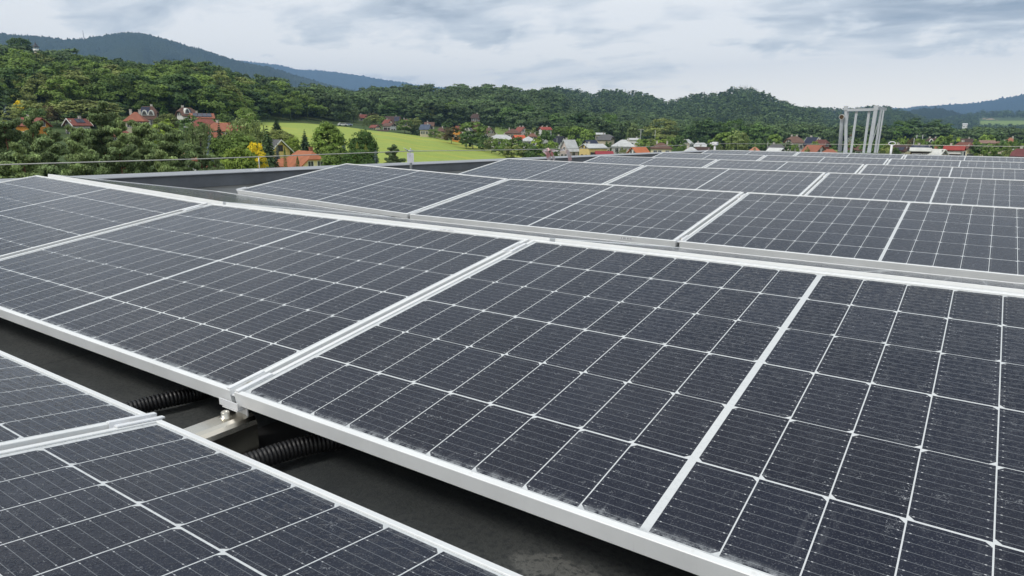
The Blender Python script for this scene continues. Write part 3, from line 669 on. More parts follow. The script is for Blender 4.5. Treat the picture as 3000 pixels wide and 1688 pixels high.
def mountain(ridge, D0, D1, base, seed, spike, foot=0.35):
    px = np.arange(ridge[0][0], ridge[-1][0] + 1, 3.0); py = np.interp(px, [r[0] for r in ridge], [r[1] for r in ridge])
    az = np.array([az_of(a_, b_) for a_, b_ in zip(px, py)])
    top = np.array([at(a_, b_, D1).z for a_, b_ in zip(px, py)]) + fbm(px / 60, seed) * spike * 0.7
    rr = np.random.default_rng(seed); n = 46; s = np.linspace(0, 1, n); V = []
    gully = fbm(px / 90.0, seed + 5, 4)
    for j in range(n):
        Dj = D0 + (D1 - D0) * s[j]; prof = (s[j] ** 1.25)
        zj = base + (top - base) * prof + gully * (1 - s[j]) * s[j] * 0.35 * (D1 - D0) * 0.12
        zj = zj + rr.normal(0, spike * (0.30 if j < n - 1 else 0.75), len(px)).clip(-spike, spike * 2.2) * (0.4 if j == 0 else 1)
        V.append(np.stack([CAM.x + np.sin(az) * Dj, CAM.y + np.cos(az) * Dj, zj], -1))
    V.append(np.stack([CAM.x + np.sin(az) * (D1 + 250), CAM.y + np.cos(az) * (D1 + 250), top - 120], -1))
    V = np.stack(V, 1).reshape(-1, 3); m_ = n + 1; ii = np.arange((len(px) - 1) * (m_ - 1)); k = (ii // (m_ - 1)) * m_ + ii % (m_ - 1)
    Q = np.stack([k, k + m_, k + m_ + 1, k + 1], 1)
    tag(link('mountain', np_mesh('mountain', V, Q, smooth=False), M_MOUNT), kind='structure')
mountain([(-420, 70), (-200, 84), (0, 97), (70, 103), (150, 111), (190, 115), (250, 112), (300, 104), (345, 95), (385, 95), (440, 102), (510, 119), (580, 141), (650, 165), (720, 182), (800, 199), (870, 222), (930, 240), (1000, 256), (1080, 272), (1160, 292)], 1500, 3600, -10, 3, 4.0)
mountain([(600, 190), (690, 177), (745, 181), (800, 188), (880, 204), (950, 206), (1010, 214), (1080, 226), (1150, 236), (1215, 248), (1300, 256), (1420, 272), (1500, 290)], 5200, 8000, -10, 4, 7.0)
mountain([(2390, 330), (2470, 326), (2530, 314), (2600, 316), (2660, 315), (2700, 312), (2760, 308), (2800, 304), (2850, 302), (2915, 292), (2960, 284), (3000, 277), (3100, 262), (3300, 236), (3600, 210)], 4200, 7200, 0, 6, 7.0)
mountain([(2560, 345), (2640, 330), (2700, 319), (2740, 316), (2780, 322), (2820, 333), (2860, 350), (2890, 366)], 2100, 3100, -8, 9, 4.0)

# ================================================================== TREES
def foliage(name, col, var=0.38, trans=0.25):
    mt, t, b = new_mat(name)
    tn = t.node('ShaderNodeAttribute', attribute_name='tint').outputs['Fac']; rnd = t.node('ShaderNodeObjectInfo').outputs['Random']
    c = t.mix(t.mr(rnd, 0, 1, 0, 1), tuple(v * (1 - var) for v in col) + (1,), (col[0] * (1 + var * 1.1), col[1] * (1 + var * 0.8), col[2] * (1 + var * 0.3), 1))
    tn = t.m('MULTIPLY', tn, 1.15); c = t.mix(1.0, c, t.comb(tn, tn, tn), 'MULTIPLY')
    t.l.new(c, b.inputs['Base Color']); b.inputs['Roughness'].default_value = 0.62; b.inputs['Specular IOR Level'].default_value = 0.25
    tr = t.node('ShaderNodeBsdfTranslucent'); t.l.new(c, tr.inputs[0]); mx = t.node('ShaderNodeMixShader'); mx.inputs[0].default_value = trans
    out = [n for n in t.n if n.type == 'OUTPUT_MATERIAL'][0]
    t.l.new(b.outputs[0], mx.inputs[1]); t.l.new(tr.outputs[0], mx.inputs[2]); t.l.new(mx.outputs[0], out.inputs[0]); return mt
F_BROAD = foliage('broadleaf_green', (0.147, 0.231, 0.056)); F_DARK = foliage('dark_green_leaves', (0.084, 0.151, 0.049)); F_LIME = foliage('lime_leaves', (0.241, 0.333, 0.057), 0.2)
F_OLIVE = foliage('olive_leaves', (0.181, 0.227, 0.077)); F_SPRUCE = foliage('spruce_needles', (0.059, 0.101, 0.049)); F_BLUE = foliage('blue_spruce_needles', (0.15, 0.2, 0.205), 0.15)
F_PINE = foliage('pine_needles', (0.198, 0.272, 0.118), 0.25); F_YGREEN = foliage('yellow_green_leaves', (0.22, 0.25, 0.05), 0.15); F_GOLD = foliage('golden_leaves', (0.70, 0.58, 0.035), 0.15); F_WILLOW = foliage('willow_leaves', (0.204, 0.270, 0.102), 0.2)
F_THUJA = foliage('thuja_scales', (0.088, 0.163, 0.037), 0.2); F_RUST = foliage('dead_brown_needles', (0.15, 0.085, 0.055), 0.15); F_PURPLE = foliage('purple_leaves', (0.030, 0.014, 0.022), 0.15)
F_FAR = foliage('distant_wood_leaves', (0.066, 0.107, 0.043), 0.25, 0.12); F_BRONZE = foliage('bronze_leaves', (0.125, 0.105, 0.045), 0.2)
M_BARK = plain('bark', (0.085, 0.062, 0.045), 0.9, nscale=9, namt=0.4, bump=0.6, bscale=30)
M_BARKPINE = plain('pine_bark', (0.19, 0.095, 0.055), 0.9, nscale=6, namt=0.4, bump=0.6, bscale=25)
M_BIRCH = plain('birch_bark', (0.55, 0.53, 0.48), 0.8, nscale=14, namt=0.35)
def unit(v): return v / np.maximum(np.linalg.norm(v, axis=-1, keepdims=True), 1e-9)
def quads_at(C, N, size, rg, aspect=1.0, long_dir=None):
    """one leaf-like quad per centre"""
    n = len(C); N = unit(N)
    if long_dir is None: U = unit(np.cross(N, unit(rg.normal(size=(n, 3)))))
    else: U = unit(long_dir - N * (long_dir * N).sum(1, keepdims=True))
    Wd = np.cross(N, U); s = np.asarray(size).reshape(-1, 1) * np.ones((n, 1)) * 0.5
    a_ = U * s * aspect; b_ = Wd * s
    V = np.stack([C - a_, C - b_ * 0.9 + a_ * 0.1, C + a_, C + b_ * 0.9 - a_ * 0.1], 1).reshape(-1, 3)
    return V, np.arange(4 * n).reshape(n, 4)
def broad_arr(h, w, rg, nclump=60, per=34, leaf=0.5, low=0.18, shape='round'):
    """lumpy crown out of leaf clumps: (verts, quads, tint)"""
    th = rg.uniform(0, 2 * math.pi, nclump); u = rg.uniform(-0.75, 1, nclump)
    if shape == 'cone': u = rg.uniform(-1, 1, nclump)
    rr = rg.uniform(0.45, 1.0, nclump) ** 0.5
    cz = h * (low + (1 - low) * (0.5 + 0.5 * u)); prof = np.sqrt(np.clip(1 - (u * 0.93) ** 2, 0.05, 1))
    if shape == 'cone': prof = 0.16 + 0.84 * (1 - (u * 0.5 + 0.5)) ** 0.8
    if shape == 'dome': prof = np.sqrt(np.clip(1 - np.clip(u, 0, 1) ** 2.2, 0.05, 1))
    lump = 1 + 0.16 * np.sin(th * 3 + rg.uniform(0, 6)) + 0.12 * np.sin(th * 5 + u * 4 + rg.uniform(0, 6))
    C = np.stack([np.cos(th) * prof * rr * w / 2 * lump, np.sin(th) * prof * rr * w / 2 * lump, cz], 1)
    C[:, 2] += rg.normal(0, h * 0.03, nclump)
    cr = rg.uniform(0.11, 0.20, nclump) * w; tintc = rg.uniform(0.68, 1.30, nclump)
    idx = np.repeat(np.arange(nclump), per); dirs = unit(rg.normal(size=(len(idx), 3))); dirs[:, 2] = np.where(dirs[:, 2] < -0.3, -dirs[:, 2] * 0.5, dirs[:, 2])
    P = C[idx] + dirs * (cr[idx] * rg.uniform(0.55, 1.05, len(idx)))[:, None] * np.array([1, 1, 0.72])
    outw = unit(P - np.array([0, 0, h * 0.45])); N = unit(dirs * 0.7 + outw * 0.5 + rg.normal(0, 0.45, P.shape) + np.array([0, 0, 0.25]))
    V, Q = quads_at(P, N, leaf * rg.uniform(0.6, 1.25, len(P)), rg, 1.25)
    return V, Q, tintc[idx] * rg.uniform(0.80, 1.20, len(idx))
def spruce_arr(h, w, rg, levels=22, per=10, seg=7, droop=0.35, leaf=None):
    Cs, Ns, Ls, Ss, T = [], [], [], [], []
    for i in range(levels):
        f = i / (levels - 1); z0 = h * (0.05 + 0.95 * f); r_ = w / 2 * 1.18 * ((1 - f) ** 0.8) * rg.uniform(0.85, 1.12) + 0.02 * w
        nb = max(4, int(per * (0.5 + 0.5 * (1 - f)) + 0.5)); a0 = rg.uniform(0, 6.28)
        for k in range(nb):
            a_ = a0 + 6.283 * k / nb + rg.normal(0, 0.12); rb = r_ * rg.uniform(0.75, 1.15); tb = rg.uniform(0.7, 1.25)
            for s in np.linspace(0.25, 1.0, seg):
                d_ = np.array([math.cos(a_), math.sin(a_), 0]); p = d_ * rb * s + np.array([0, 0, z0 - droop * rb * s * s + 0.10 * rb * max(0, s - 0.8)])
                for q in (-1, 1):
                    side = np.array([-math.sin(a_), math.cos(a_), 0]) * q
                    Cs.append(p + side * rb * 0.13 * (1.15 - s * 0.6) + rg.normal(0, rb * 0.025, 3)); Ns.append(np.array([0, 0, 1]) + 0.5 * d_ + rg.normal(0, 0.35, 3)); Ls.append(d_ * 0.8 + side * 0.6 + np.array([0, 0, -0.4]))
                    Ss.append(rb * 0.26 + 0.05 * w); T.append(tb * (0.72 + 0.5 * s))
    V, Q = quads_at(np.array(Cs), np.array(Ns), np.array(Ss) if leaf is None else leaf, rg, 1.35, np.array(Ls))
    return V, Q, np.array(T)
def willow_arr(h, w, rg, nstr=230, leaf=0.34):
    V, Q, T = broad_arr(h, w * 0.82, rg, 34, 26, leaf * 1.2, 0.42); Cs, Ls, S, TT = [], [], [], []
    for _ in range(nstr):
        a_ = rg.uniform(0, 6.283); u = rg.uniform(0.35, 1.0); r_ = w / 2 * math.sqrt(max(0.05, 1 - (1.6 * (u - 0.55)) ** 2)) * rg.uniform(0.55, 1.05)
        p = np.array([math.cos(a_) * r_, math.sin(a_) * r_, h * u]); ln = h * rg.uniform(0.18, 0.45); tb = rg.uniform(0.65, 1.3)
        n = int(max(4, ln / (leaf * 0.55)))
        for k in range(n):
            q = p + np.array([0, 0, -ln * k / n]) + rg.normal(0, leaf * 0.13, 3)
            if q[2] < h * 0.06: break
            Cs.append(q); Ls.append(np.array([math.cos(a_) * 0.2, math.sin(a_) * 0.2, -1.0])); S.append(leaf * rg.uniform(0.55, 0.9)); TT.append(tb * rg.uniform(0.85, 1.15))
    Cs = np.array(Cs); V2, Q2 = quads_at(Cs, unit(np.stack([Cs[:, 0], Cs[:, 1], 0 * Cs[:, 0]], 1) + 1e-6) + rg.normal(0, 0.5, Cs.shape), np.array(S), rg, 1.9, np.array(Ls))
    return np.vstack([V, V2]), np.vstack([Q, Q2 + len(V)]), np.concatenate([T, TT])
def pine_arr(h, w, rg, limbs=62, leaf=0.21):
    """limbs carrying flat pads of needle tufts; returns the crown and the limb paths"""
    Cs, Ns, S, T, paths = [], [], [], [], []
    for i in range(limbs):
        f = (i + rg.uniform(0, 1)) / limbs; z0 = h * (0.06 + 0.91 * f); a_ = rg.uniform(0, 6.283); ln = w / 2 * (1.02 - 0.72 * f ** 1.9) * rg.uniform(0.55, 1.12)
        d_ = np.array([math.cos(a_), math.sin(a_), 0]); rise = rg.uniform(0.05, 0.32) * ln * (0.5 + f)
        pth = [np.array([0, 0, z0]), d_ * ln * 0.5 + np.array([0, 0, z0 + rise * 0.35]), d_ * ln + np.array([0, 0, z0 + rise])]; paths.append(pth)
        for s in (0.30, 0.48, 0.66, 0.82, 0.98):
            side = np.array([-d_[1], d_[0], 0]); c = d_ * ln * s + np.array([0, 0, z0 + rise * s ** 1.2]) + side * rg.normal(0, ln * 0.16)
            pr = ln * rg.uniform(0.20, 0.34) + 0.16; tb = rg.uniform(0.62, 1.36); n = int(135 * (pr / 0.6) ** 1.5) + 40
            q = unit(rg.normal(size=(n, 3))) * (rg.uniform(0, 1, n) ** 0.45)[:, None] * np.array([pr, pr, pr * 0.36]); q[:, 2] += pr * 0.1
            Cs.append(c + q); nn = unit(q / np.array([1, 1, 0.3]) + np.array([0, 0, 0.4]) + rg.normal(0, 0.45, (n, 3))); Ns.append(nn); S.append(leaf * rg.uniform(0.6, 1.2, n))
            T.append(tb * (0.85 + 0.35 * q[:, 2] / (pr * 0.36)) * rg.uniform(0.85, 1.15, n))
    V, Q = quads_at(np.vstack(Cs), np.vstack(Ns), np.concatenate(S), rg, 1.1)
    return V, Q, np.concatenate(T), paths
def with_trunk(arr, h, r):
    V, Q, T = arr[:3]; n = len(V); c = [(-r, -r), (r, -r), (r, r), (-r, r)]
    V2 = np.array([(x_, y_, -0.6) for x_, y_ in c] + [(x_ * 0.3, y_ * 0.3, h) for x_, y_ in c]); Q2 = np.array([[k, (k + 1) % 4, 4 + (k + 1) % 4, 4 + k] for k in range(4)])
    return np.vstack([V, V2]), np.vstack([Q, Q2 + n]), np.concatenate([T, np.full(4, 0.5)])
def column_arr(h, w, rg, n=900, leaf=0.22):
    u = rg.uniform(0, 1, n); a_ = rg.uniform(0, 6.283, n); r_ = w / 2 * np.clip(np.sin(np.clip(u * 0.9 + 0.1, 0, 1) ** 0.55 * math.pi) ** 0.6, 0.05, 1) * (1 + 0.12 * np.sin(a_ * 4 + u * 9)) * rg.uniform(0.82, 1.05, n)
    C = np.stack([np.cos(a_) * r_, np.sin(a_) * r_, h * u], 1); N = np.stack([np.cos(a_), np.sin(a_), 0.5 + 0 * u], 1) + rg.normal(0, 0.35, (n, 3))
    V, Q = quads_at(C, N, leaf * rg.uniform(0.7, 1.3, n), rg, 1.6, np.tile(np.array([[0, 0, 1.0]]), (n, 1)) + rg.normal(0, 0.25, (n, 3))); return V, Q, rg.uniform(0.7, 1.3, n)
def trunk_mb(h, r0, rg, lean=0.03, forks=3, top=0.7):
    mb = MB(); n = 7; pts = [Vector((rg.normal(0, lean) * h * i / n * 0.5, rg.normal(0, lean) * h * i / n * 0.5, h * top * i / n - (0.6 if i == 0 else 0))) for i in range(n + 1)]
    mb.tube(pts, [r0 * (1.25 if i == 0 else 1 - 0.75 * i / n) for i in range(n + 1)], 8)
    for k in range(forks):
        a_ = 6.283 * k / max(forks, 1) + rg.uniform(0, 1); i = rg.integers(3, 6); p = pts[i]; e = p + Vector((math.cos(a_) * h * 0.16, math.sin(a_) * h * 0.16, h * 0.2))
        mb.tube([p, p.lerp(e, 0.5) + Vector((0, 0, h * 0.02)), e], [r0 * 0.42, r0 * 0.3, r0 * 0.12], 6)
    return mb
def tree_proto(name, arr, h, r0, fol, bark=None, seed=1, forks=3, top=0.72, extra=None):
    rg = np.random.default_rng(seed); r_ = empty(name); V, Q, T = arr[:3]
    mb = trunk_mb(h, r0, rg, forks=forks, top=top)
    if len(arr) > 3:
        for p in arr[3]: mb.tube(p, [r0 * 0.30, r0 * 0.2, r0 * 0.06], 5)
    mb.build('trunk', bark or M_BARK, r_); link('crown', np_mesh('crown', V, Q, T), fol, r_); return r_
def put(o, px, py_top, D, h=None, label=None, cat='tree', group=None, rot=None, base=None):
    """stands a tree on the ground at a bearing and distance; its height follows from where its top shows"""
    p = at(px, py_top, D); g = ground(p.x, p.y) if base is None else base; o.location = (p.x, p.y, g); H0 = o['h0']
    s = (p.z - g) / H0; o.scale = (s if h is None else h * s, s if h is None else h * s, s); o.rotation_euler = (0, 0, random.uniform(0, 6.28) if rot is None else rot)
    tag(o, label, cat, group); return o
def named(name, arr, h, r0, fol, px, py, D, width_px=None, label='', group=None, cat='tree', bark=None, seed=1, w0=None, **kw):
    o = tree_proto(name, arr, h, r0, fol, bark, seed, **kw); o['h0'] = h
    put(o, px, py, D, None, label, cat, group)
    if width_px:
        wm = width_px / F_PX * D; f = wm / w0; o.scale = (f, f, o.scale.z)
    return o

# ---- the pines right behind the parapet, and the garden trees one can tell apart
rg = np.random.default_rng(5)
pine_arrs = [pine_arr(10, 6.4, np.random.default_rng(s), 62) for s in (21, 22, 23)]
pine_protos = []
for a_ in pine_arrs: q = tree_proto('scots_pine', a_, 10, 0.17, F_PINE, M_BARKPINE, 3, forks=0, top=0.95); q['h0'] = 10; pine_protos.append(q)
PINES = [(-95, 352, 52, 200, 'pine at the far left edge of the photo'), (12, 348, 60, 150, 'tall leftmost pine of the row behind the roof edge'), (86, 325, 66, 84, 'slim pine left of the orange gabled house'), (150, 381, 57, 130, 'lower pine in front of the orange gabled house'), (222, 368, 60, 96, 'pine below the white gabled house'),
         (292, 303, 68, 118, 'tallest pine of the row, left of the brown roof with round dormers'), (350, 352, 62, 90, 'pine touching the low red hipped roof'), (412, 354, 60, 130, 'broad pine in front of the brown roof with solar panels'), (500, 367, 63, 130, 'pine left of the big blue spruce, below the white house'),
         (585, 432, 52, 120, 'small pine at the right end of the row above the parapet'), (352, 425, 44, 150, 'low young pine right behind the parapet cable'), (240, 420, 47, 140, 'low pine in the middle of the row, behind the cable'), (60, 425, 46, 150, 'low pine behind the upper left corner of the panels'), (470, 440, 42, 130, 'short pine close behind the pale parapet'), (640, 462, 46, 70, 'bushy small pine next to the little red roofed shed')]
used = set()
for i, (px, py, D, wpx, lab) in enumerate(PINES):
    k = i % 3; q = pine_protos[k] if k not in used else dup(pine_protos[k]); used.add(k)
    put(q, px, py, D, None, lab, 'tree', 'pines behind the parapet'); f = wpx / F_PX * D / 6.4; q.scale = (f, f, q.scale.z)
A_SPR = [spruce_arr(10, 4.4, np.random.default_rng(s)) for s in (31, 32)]
A_BRO = [broad_arr(10, 8, np.random.default_rng(s), 170, 50, 0.46) for s in (41, 42)]
A_WIL = willow_arr(10, 7, np.random.default_rng(51)); A_COL = column_arr(10, 3, np.random.default_rng(61)); A_DOME = broad_arr(10, 8, np.random.default_rng(62), 220, 56, 0.36, 0.03, 'dome')
A_CONE = broad_arr(10, 6.5, np.random.default_rng(63), 110, 44, 0.42, 0.06, 'cone'); A_GOLD = broad_arr(10, 5, np.random.default_rng(64), 120, 34, 0.36, 0.04)
A_OVAL = broad_arr(10, 6.2, np.random.default_rng(65), 230, 60, 0.38, 0.03)
G = 'garden trees below the roof edge'
named('spruce_tree', A_SPR[0], 10, .13, F_SPRUCE, 781, 371, 118, 58, 'dark spruce left of the white gabled house with the yellow wall', w0=4.4, forks=0)
named('willow_tree', A_WIL, 10, .2, F_WILLOW, 722, 352, 128, 105, 'weeping willow hanging pale green strands, left of the dark spruce', w0=7)
named('golden_tree', A_GOLD, 10, .1, F_GOLD, 750, 421, 96, 46, 'bright golden yellow tree beside the red tiled house', w0=5)
named('lime_bush', A_BRO[0], 10, .1, F_LIME, 706, 446, 88, 80, 'lime green bushy tree left of the golden one', w0=8)
named('leafy_tree', A_BRO[1], 10, .15, F_BROAD, 690, 405, 100, 110, 'dense mid green tree above the lime bush', w0=8)
named('leafy_tree', A_OVAL, 10, .15, F_BROAD, 645, 420, 92, 70, 'round green tree over the small red roofed shed', w0=6.2)
named('blue_spruce', A_SPR[1], 10, .12, F_BLUE, 615, 389, 92, 56, 'big silvery blue spruce between pines and willow', w0=4.4, forks=0)
named('purple_tree', A_COL, 10, .08, F_PURPLE, 587, 415, 88, 16, 'narrow dark purple column shaped tree beside the blue spruce', w0=3, forks=0)
named('spruce_tree', A_SPR[1], 10, .1, F_SPRUCE, 640, 355, 140, 24, 'slim dark spruce in front of the long red roofs', w0=4.4, forks=0)
named('willow_tree', A_WIL, 10, .18, F_WILLOW, 582, 362, 125, 80, 'yellowish willow left of the slim spruce, under the red roofs', w0=7)
named('spruce_tree', A_SPR[0], 10, .13, F_SPRUCE, 809, 346, 225, 34, 'dark spruce standing alone at the near edge of the meadow', w0=4.4, forks=0)
named('leafy_bush', A_BRO[0], 10, .1, F_OLIVE, 812, 384, 185, 60, 'rounded olive bush above the white gabled house', w0=8, cat='bush')
named('leafy_bush', A_BRO[1], 10, .1, F_OLIVE, 838, 395, 175, 44, 'olive bush right of the white gabled roof', w0=8, cat='bush')
named('lime_bush', A_BRO[1], 10, .1, F_LIME, 858, 407, 150, 36, 'lime green tree just left of the meadow spruce', w0=8)
named('spruce_tree', A_SPR[1], 10, .13, F_SPRUCE, 891, 381, 148, 40, 'dark spruce directly behind the red tiled house ridge', w0=4.4, forks=0)
named('leafy_tree', A_OVAL, 10, .2, F_BROAD, 957, 372, 124, 82, 'big fresh green broadleaf tree right of the red tiled house', w0=6.2, seed=4)
named('blue_spruce', A_SPR[0], 10, .1, F_BLUE, 1005, 397, 138, 26, 'grey blue spruce between the big green tree and the domed tree', w0=4.4, forks=0)
named('domed_tree', A_DOME, 10, .2, F_THUJA, 1063, 392, 122, 78, 'dark dome shaped evergreen in front of the meadow', w0=8)
named('conifer_bush', A_COL, 10, .1, F_YGREEN, 1046, 420, 100, 34, 'yellowish green conifer in front of the domed evergreen, left one', w0=3, forks=0, cat='bush')
named('conifer_bush', A_COL, 10, .1, F_YGREEN, 1071, 424, 100, 34, 'yellowish green conifer in front of the domed evergreen, right one', w0=3, forks=0, cat='bush')
named('leafy_bush', A_BRO[0], 10, .1, F_THUJA, 1050, 447, 98, 90, 'wide green bush below the domed evergreen', w0=8, cat='bush')
named('leafy_bush', A_BRO[1], 10, .1, F_BROAD, 975, 452, 104, 70, 'low green bush at the foot of the big broadleaf tree', w0=8, cat='bush')
named('blue_spruce', A_SPR[1], 10, .1, F_BLUE, 1100, 436, 100, 34, 'small silvery blue spruce right of the domed evergreen', w0=4.4, forks=0)
q = dup(pine_protos[1]); put(q, 1156, 424, 88, None, 'single dark bushy pine standing against the meadow, left of the white card', 'tree'); q.scale = (0.50, 0.50, q.scale.z)
named('thuja_column', A_COL, 10, .08, F_THUJA, 833, 433, 104, 14, 'tall narrow thuja in front of the left wing of the red tiled house', w0=3, forks=0)
named('thuja_column', A_COL, 10, .08, F_THUJA, 871, 459, 104, 20, 'short pointed thuja at the cream gable of the red tiled house', w0=3, forks=0)
named('blue_spruce', A_SPR[0], 10, .1, F_BLUE, 811, 420, 128, 20, 'blue spruce in front of the white gabled house', w0=4.4, forks=0)
named('blue_spruce', A_SPR[1], 10, .1, F_BLUE, 15, 304, 200, 22, 'pale blue spruce at the far left below the wooded hill', w0=4.4, forks=0)
named('golden_tree', A_GOLD, 10, .1, F_GOLD, 53, 296, 215, 20, 'yellow treetop at the far left below the wooded hill', w0=5)
named('spruce_tree', A_SPR[0], 10, .1, F_SPRUCE, 178, 281, 235, 26, 'slender grey green spruce behind the far red roof on the left', w0=4.4, forks=0)
named('leafy_tree', A_BRO[0], 10, .15, F_OLIVE, 268, 300, 215, 120, 'wide grey green tree behind the tallest pine', w0=8)
named('leafy_tree', A_BRO[1], 10, .15, F_BROAD, 718, 322, 240, 46, 'round green tree at the left end of the meadow', w0=8)
named('leafy_tree', A_BRO[0], 10, .15, F_OLIVE, 490, 338, 190, 50, 'yellow green tree between the brown roof and the white half hipped house', w0=8)
named('spruce_tree', A_SPR[1], 10, .1, F_THUJA, 478, 306, 222, 34, 'pointed green conifer right of the roof with round dormers', w0=4.4, forks=0)
named('birch_tree', A_OVAL, 10, .11, F_OLIVE, 112, 224, 262, 44, 'pale stemmed birch at the foot of the wooded hill', w0=6.2, bark=M_BIRCH, top=0.6)
named('dead_spruce', A_SPR[0], 10, .1, F_RUST, 184, 199, 380, 22, 'rust brown dead spruce on the wooded hillside', w0=4.4, forks=0)
named('leafy_tree', A_BRO[0], 10, .2, F_DARK, 52, 118, 470, 46, 'lone dark round tree on the hilltop left of the tower', w0=8)
named('spruce_tree', A_SPR[0], 10, .15, F_SPRUCE, 6, 131, 470, 15, 'dark conifer on the hilltop at the left edge', w0=4.4, forks=0)
named('spruce_tree', A_SPR[1], 10, .15, F_SPRUCE, 26, 135, 470, 11, 'small dark conifer beside the lone hilltop tree', w0=4.4, forks=0)
# trees between the houses of the village, each placed where the photo shows it
VT = [('b', 1185, 352, 335, 46, F_BROAD), ('b', 1218, 347, 340, 42, F_OLIVE), ('s', 1228, 362, 330, 22, F_SPRUCE), ('s', 1213, 362, 335, 18, F_SPRUCE), ('b', 1242, 374, 325, 22, F_DARK), ('b', 1078, 350, 372, 26, F_OLIVE), ('w', 1075, 346, 365, 24, F_WILLOW), ('w', 1034, 318, 390, 36, F_WILLOW), ('b', 1010, 325, 385, 34, F_LIME), ('b', 1100, 338, 395, 46, F_OLIVE), ('b', 1090, 332, 410, 30, F_BRONZE), ('b', 1122, 345, 390, 22, F_BROAD),
      ('b', 1272, 380, 315, 34, F_BROAD), ('b', 1295, 388, 310, 26, F_OLIVE), ('b', 1310, 357, 340, 30, F_DARK), ('b', 1322, 374, 290, 46, F_BRONZE), ('b', 1348, 366, 330, 24, F_OLIVE), ('b', 1385, 360, 275, 78, F_BROAD), ('b', 1365, 385, 270, 40, F_DARK), ('b', 1420, 398, 262, 40, F_DARK), ('b', 1440, 405, 255, 36, F_OLIVE), ('b', 1462, 408, 248, 40, F_BROAD), ('b', 1490, 410, 240, 50, F_BROAD), ('b', 1515, 404, 245, 40, F_THUJA), ('b', 1540, 420, 232, 46, F_BROAD), ('b', 1572, 402, 238, 40, F_LIME), ('b', 1602, 382, 250, 42, F_DARK), ('b', 1590, 400, 240, 30, F_THUJA), ('b', 1618, 416, 228, 40, F_BROAD), ('b', 1560, 430, 225, 50, F_THUJA), ('b', 1610, 432, 224, 60, F_BROAD), ('b', 1505, 428, 226, 60, F_OLIVE), ('b', 1560, 378, 330, 40, F_OLIVE), ('b', 1650, 375, 320, 60, F_BROAD), ('b', 1690, 372, 315, 56, F_BROAD), ('b', 1720, 382, 300, 44, F_BROAD), ('b', 1662, 362, 400, 30, F_DARK), ('s', 1741, 376, 330, 12, F_SPRUCE), ('s', 1810, 423, 212, 18, F_SPRUCE), ('b', 1825, 435, 208, 20, F_OLIVE), ('b', 1783, 416, 255, 22, F_DARK),
      ('w', 1855, 366, 340, 42, F_WILLOW), ('b', 1880, 410, 270, 40, F_BROAD), ('b', 1905, 412, 275, 40, F_OLIVE), ('b', 1935, 404, 280, 54, F_LIME), ('b', 1965, 403, 285, 36, F_BROAD), ('b', 1993, 398, 270, 34, F_DARK), ('s', 2028, 410, 262, 10, F_SPRUCE), ('b', 2000, 424, 240, 30, F_BROAD), ('b', 2092, 408, 255, 36, F_BROAD), ('b', 2125, 390, 250, 60, F_BROAD), ('w', 2165, 388, 236, 62, F_WILLOW), ('b', 2105, 425, 230, 30, F_OLIVE), ('s', 2214, 405, 225, 13, F_OLIVE), ('b', 2240, 412, 262, 28, F_DARK), ('b', 2270, 395, 300, 36, F_BROAD), ('b', 2312, 417, 240, 30, F_DARK), ('b', 2330, 425, 232, 22, F_BROAD), ('s', 2380, 424, 212, 8, F_THUJA), ('b', 2366, 434, 210, 16, F_OLIVE), ('b', 2436, 413, 262, 30, F_DARK), ('b', 2355, 415, 285, 18, F_DARK), ('b', 2390, 418, 240, 24, F_BROAD),
      ('b', 2525, 403, 205, 60, F_DARK), ('b', 2495, 420, 222, 30, F_BRONZE), ('b', 2575, 408, 215, 50, F_DARK), ('s', 2590, 392, 270, 24, F_OLIVE), ('s', 2618, 395, 262, 20, F_BROAD), ('b', 2640, 408, 250, 30, F_BROAD), ('b', 2602, 426, 205, 36, F_OLIVE), ('b', 2628, 433, 206, 24, F_DARK), ('b', 2676, 408, 270, 24, F_BRONZE), ('b', 2695, 410, 262, 26, F_BROAD), ('b', 2655, 402, 300, 22, F_LIME), ('b', 2765, 402, 290, 40, F_BROAD), ('b', 2795, 398, 300, 40, F_LIME), ('b', 2775, 412, 262, 30, F_DARK), ('b', 2862, 410, 262, 26, F_LIME), ('b', 2875, 420, 230, 44, F_DARK), ('b', 2905, 425, 215, 44, F_BROAD), ('b', 2945, 412, 262, 34, F_DARK), ('b', 2972, 418, 240, 36, F_BROAD), ('b', 2935, 428, 215, 40, F_BROAD), ('b', 2990, 408, 290, 34, F_DARK), ('b', 3030, 405, 260, 50, F_BROAD), ('b', 2890, 398, 330, 34, F_BROAD), ('b', 2925, 396, 340, 40, F_DARK), ('s', 2818, 436, 214, 10, F_BLUE), ('b', 2962, 432, 205, 30, F_OLIVE), ('b', 2720, 415, 280, 30, F_DARK), ('b', 2745, 412, 285, 26, F_BROAD),
      ('b', 480, 350, 165, 60, F_LIME), ('b', 540, 350, 180, 40, F_DARK), ('b', 560, 340, 200, 30, F_THUJA), ('b', 740, 335, 290, 40, F_DARK), ('b', 340, 300, 240, 40, F_DARK), ('b', 300, 312, 230, 44, F_BROAD), ('b', 140, 312, 215, 40, F_BRONZE), ('b', 160, 308, 220, 46, F_OLIVE), ('b', 80, 300, 210, 60, F_OLIVE), ('b', 100, 318, 195, 44, F_DARK), ('b', 30, 318, 200, 44, F_OLIVE), ('b', 220, 330, 210, 50, F_DARK), ('b', 690, 345, 215, 40, F_DARK), ('b', 655, 335, 225, 44, F_BROAD), ('b', 675, 386, 150, 50, F_OLIVE), ('b', 700, 350, 205, 36, F_OLIVE), ('b', 770, 395, 150, 40, F_BROAD)]
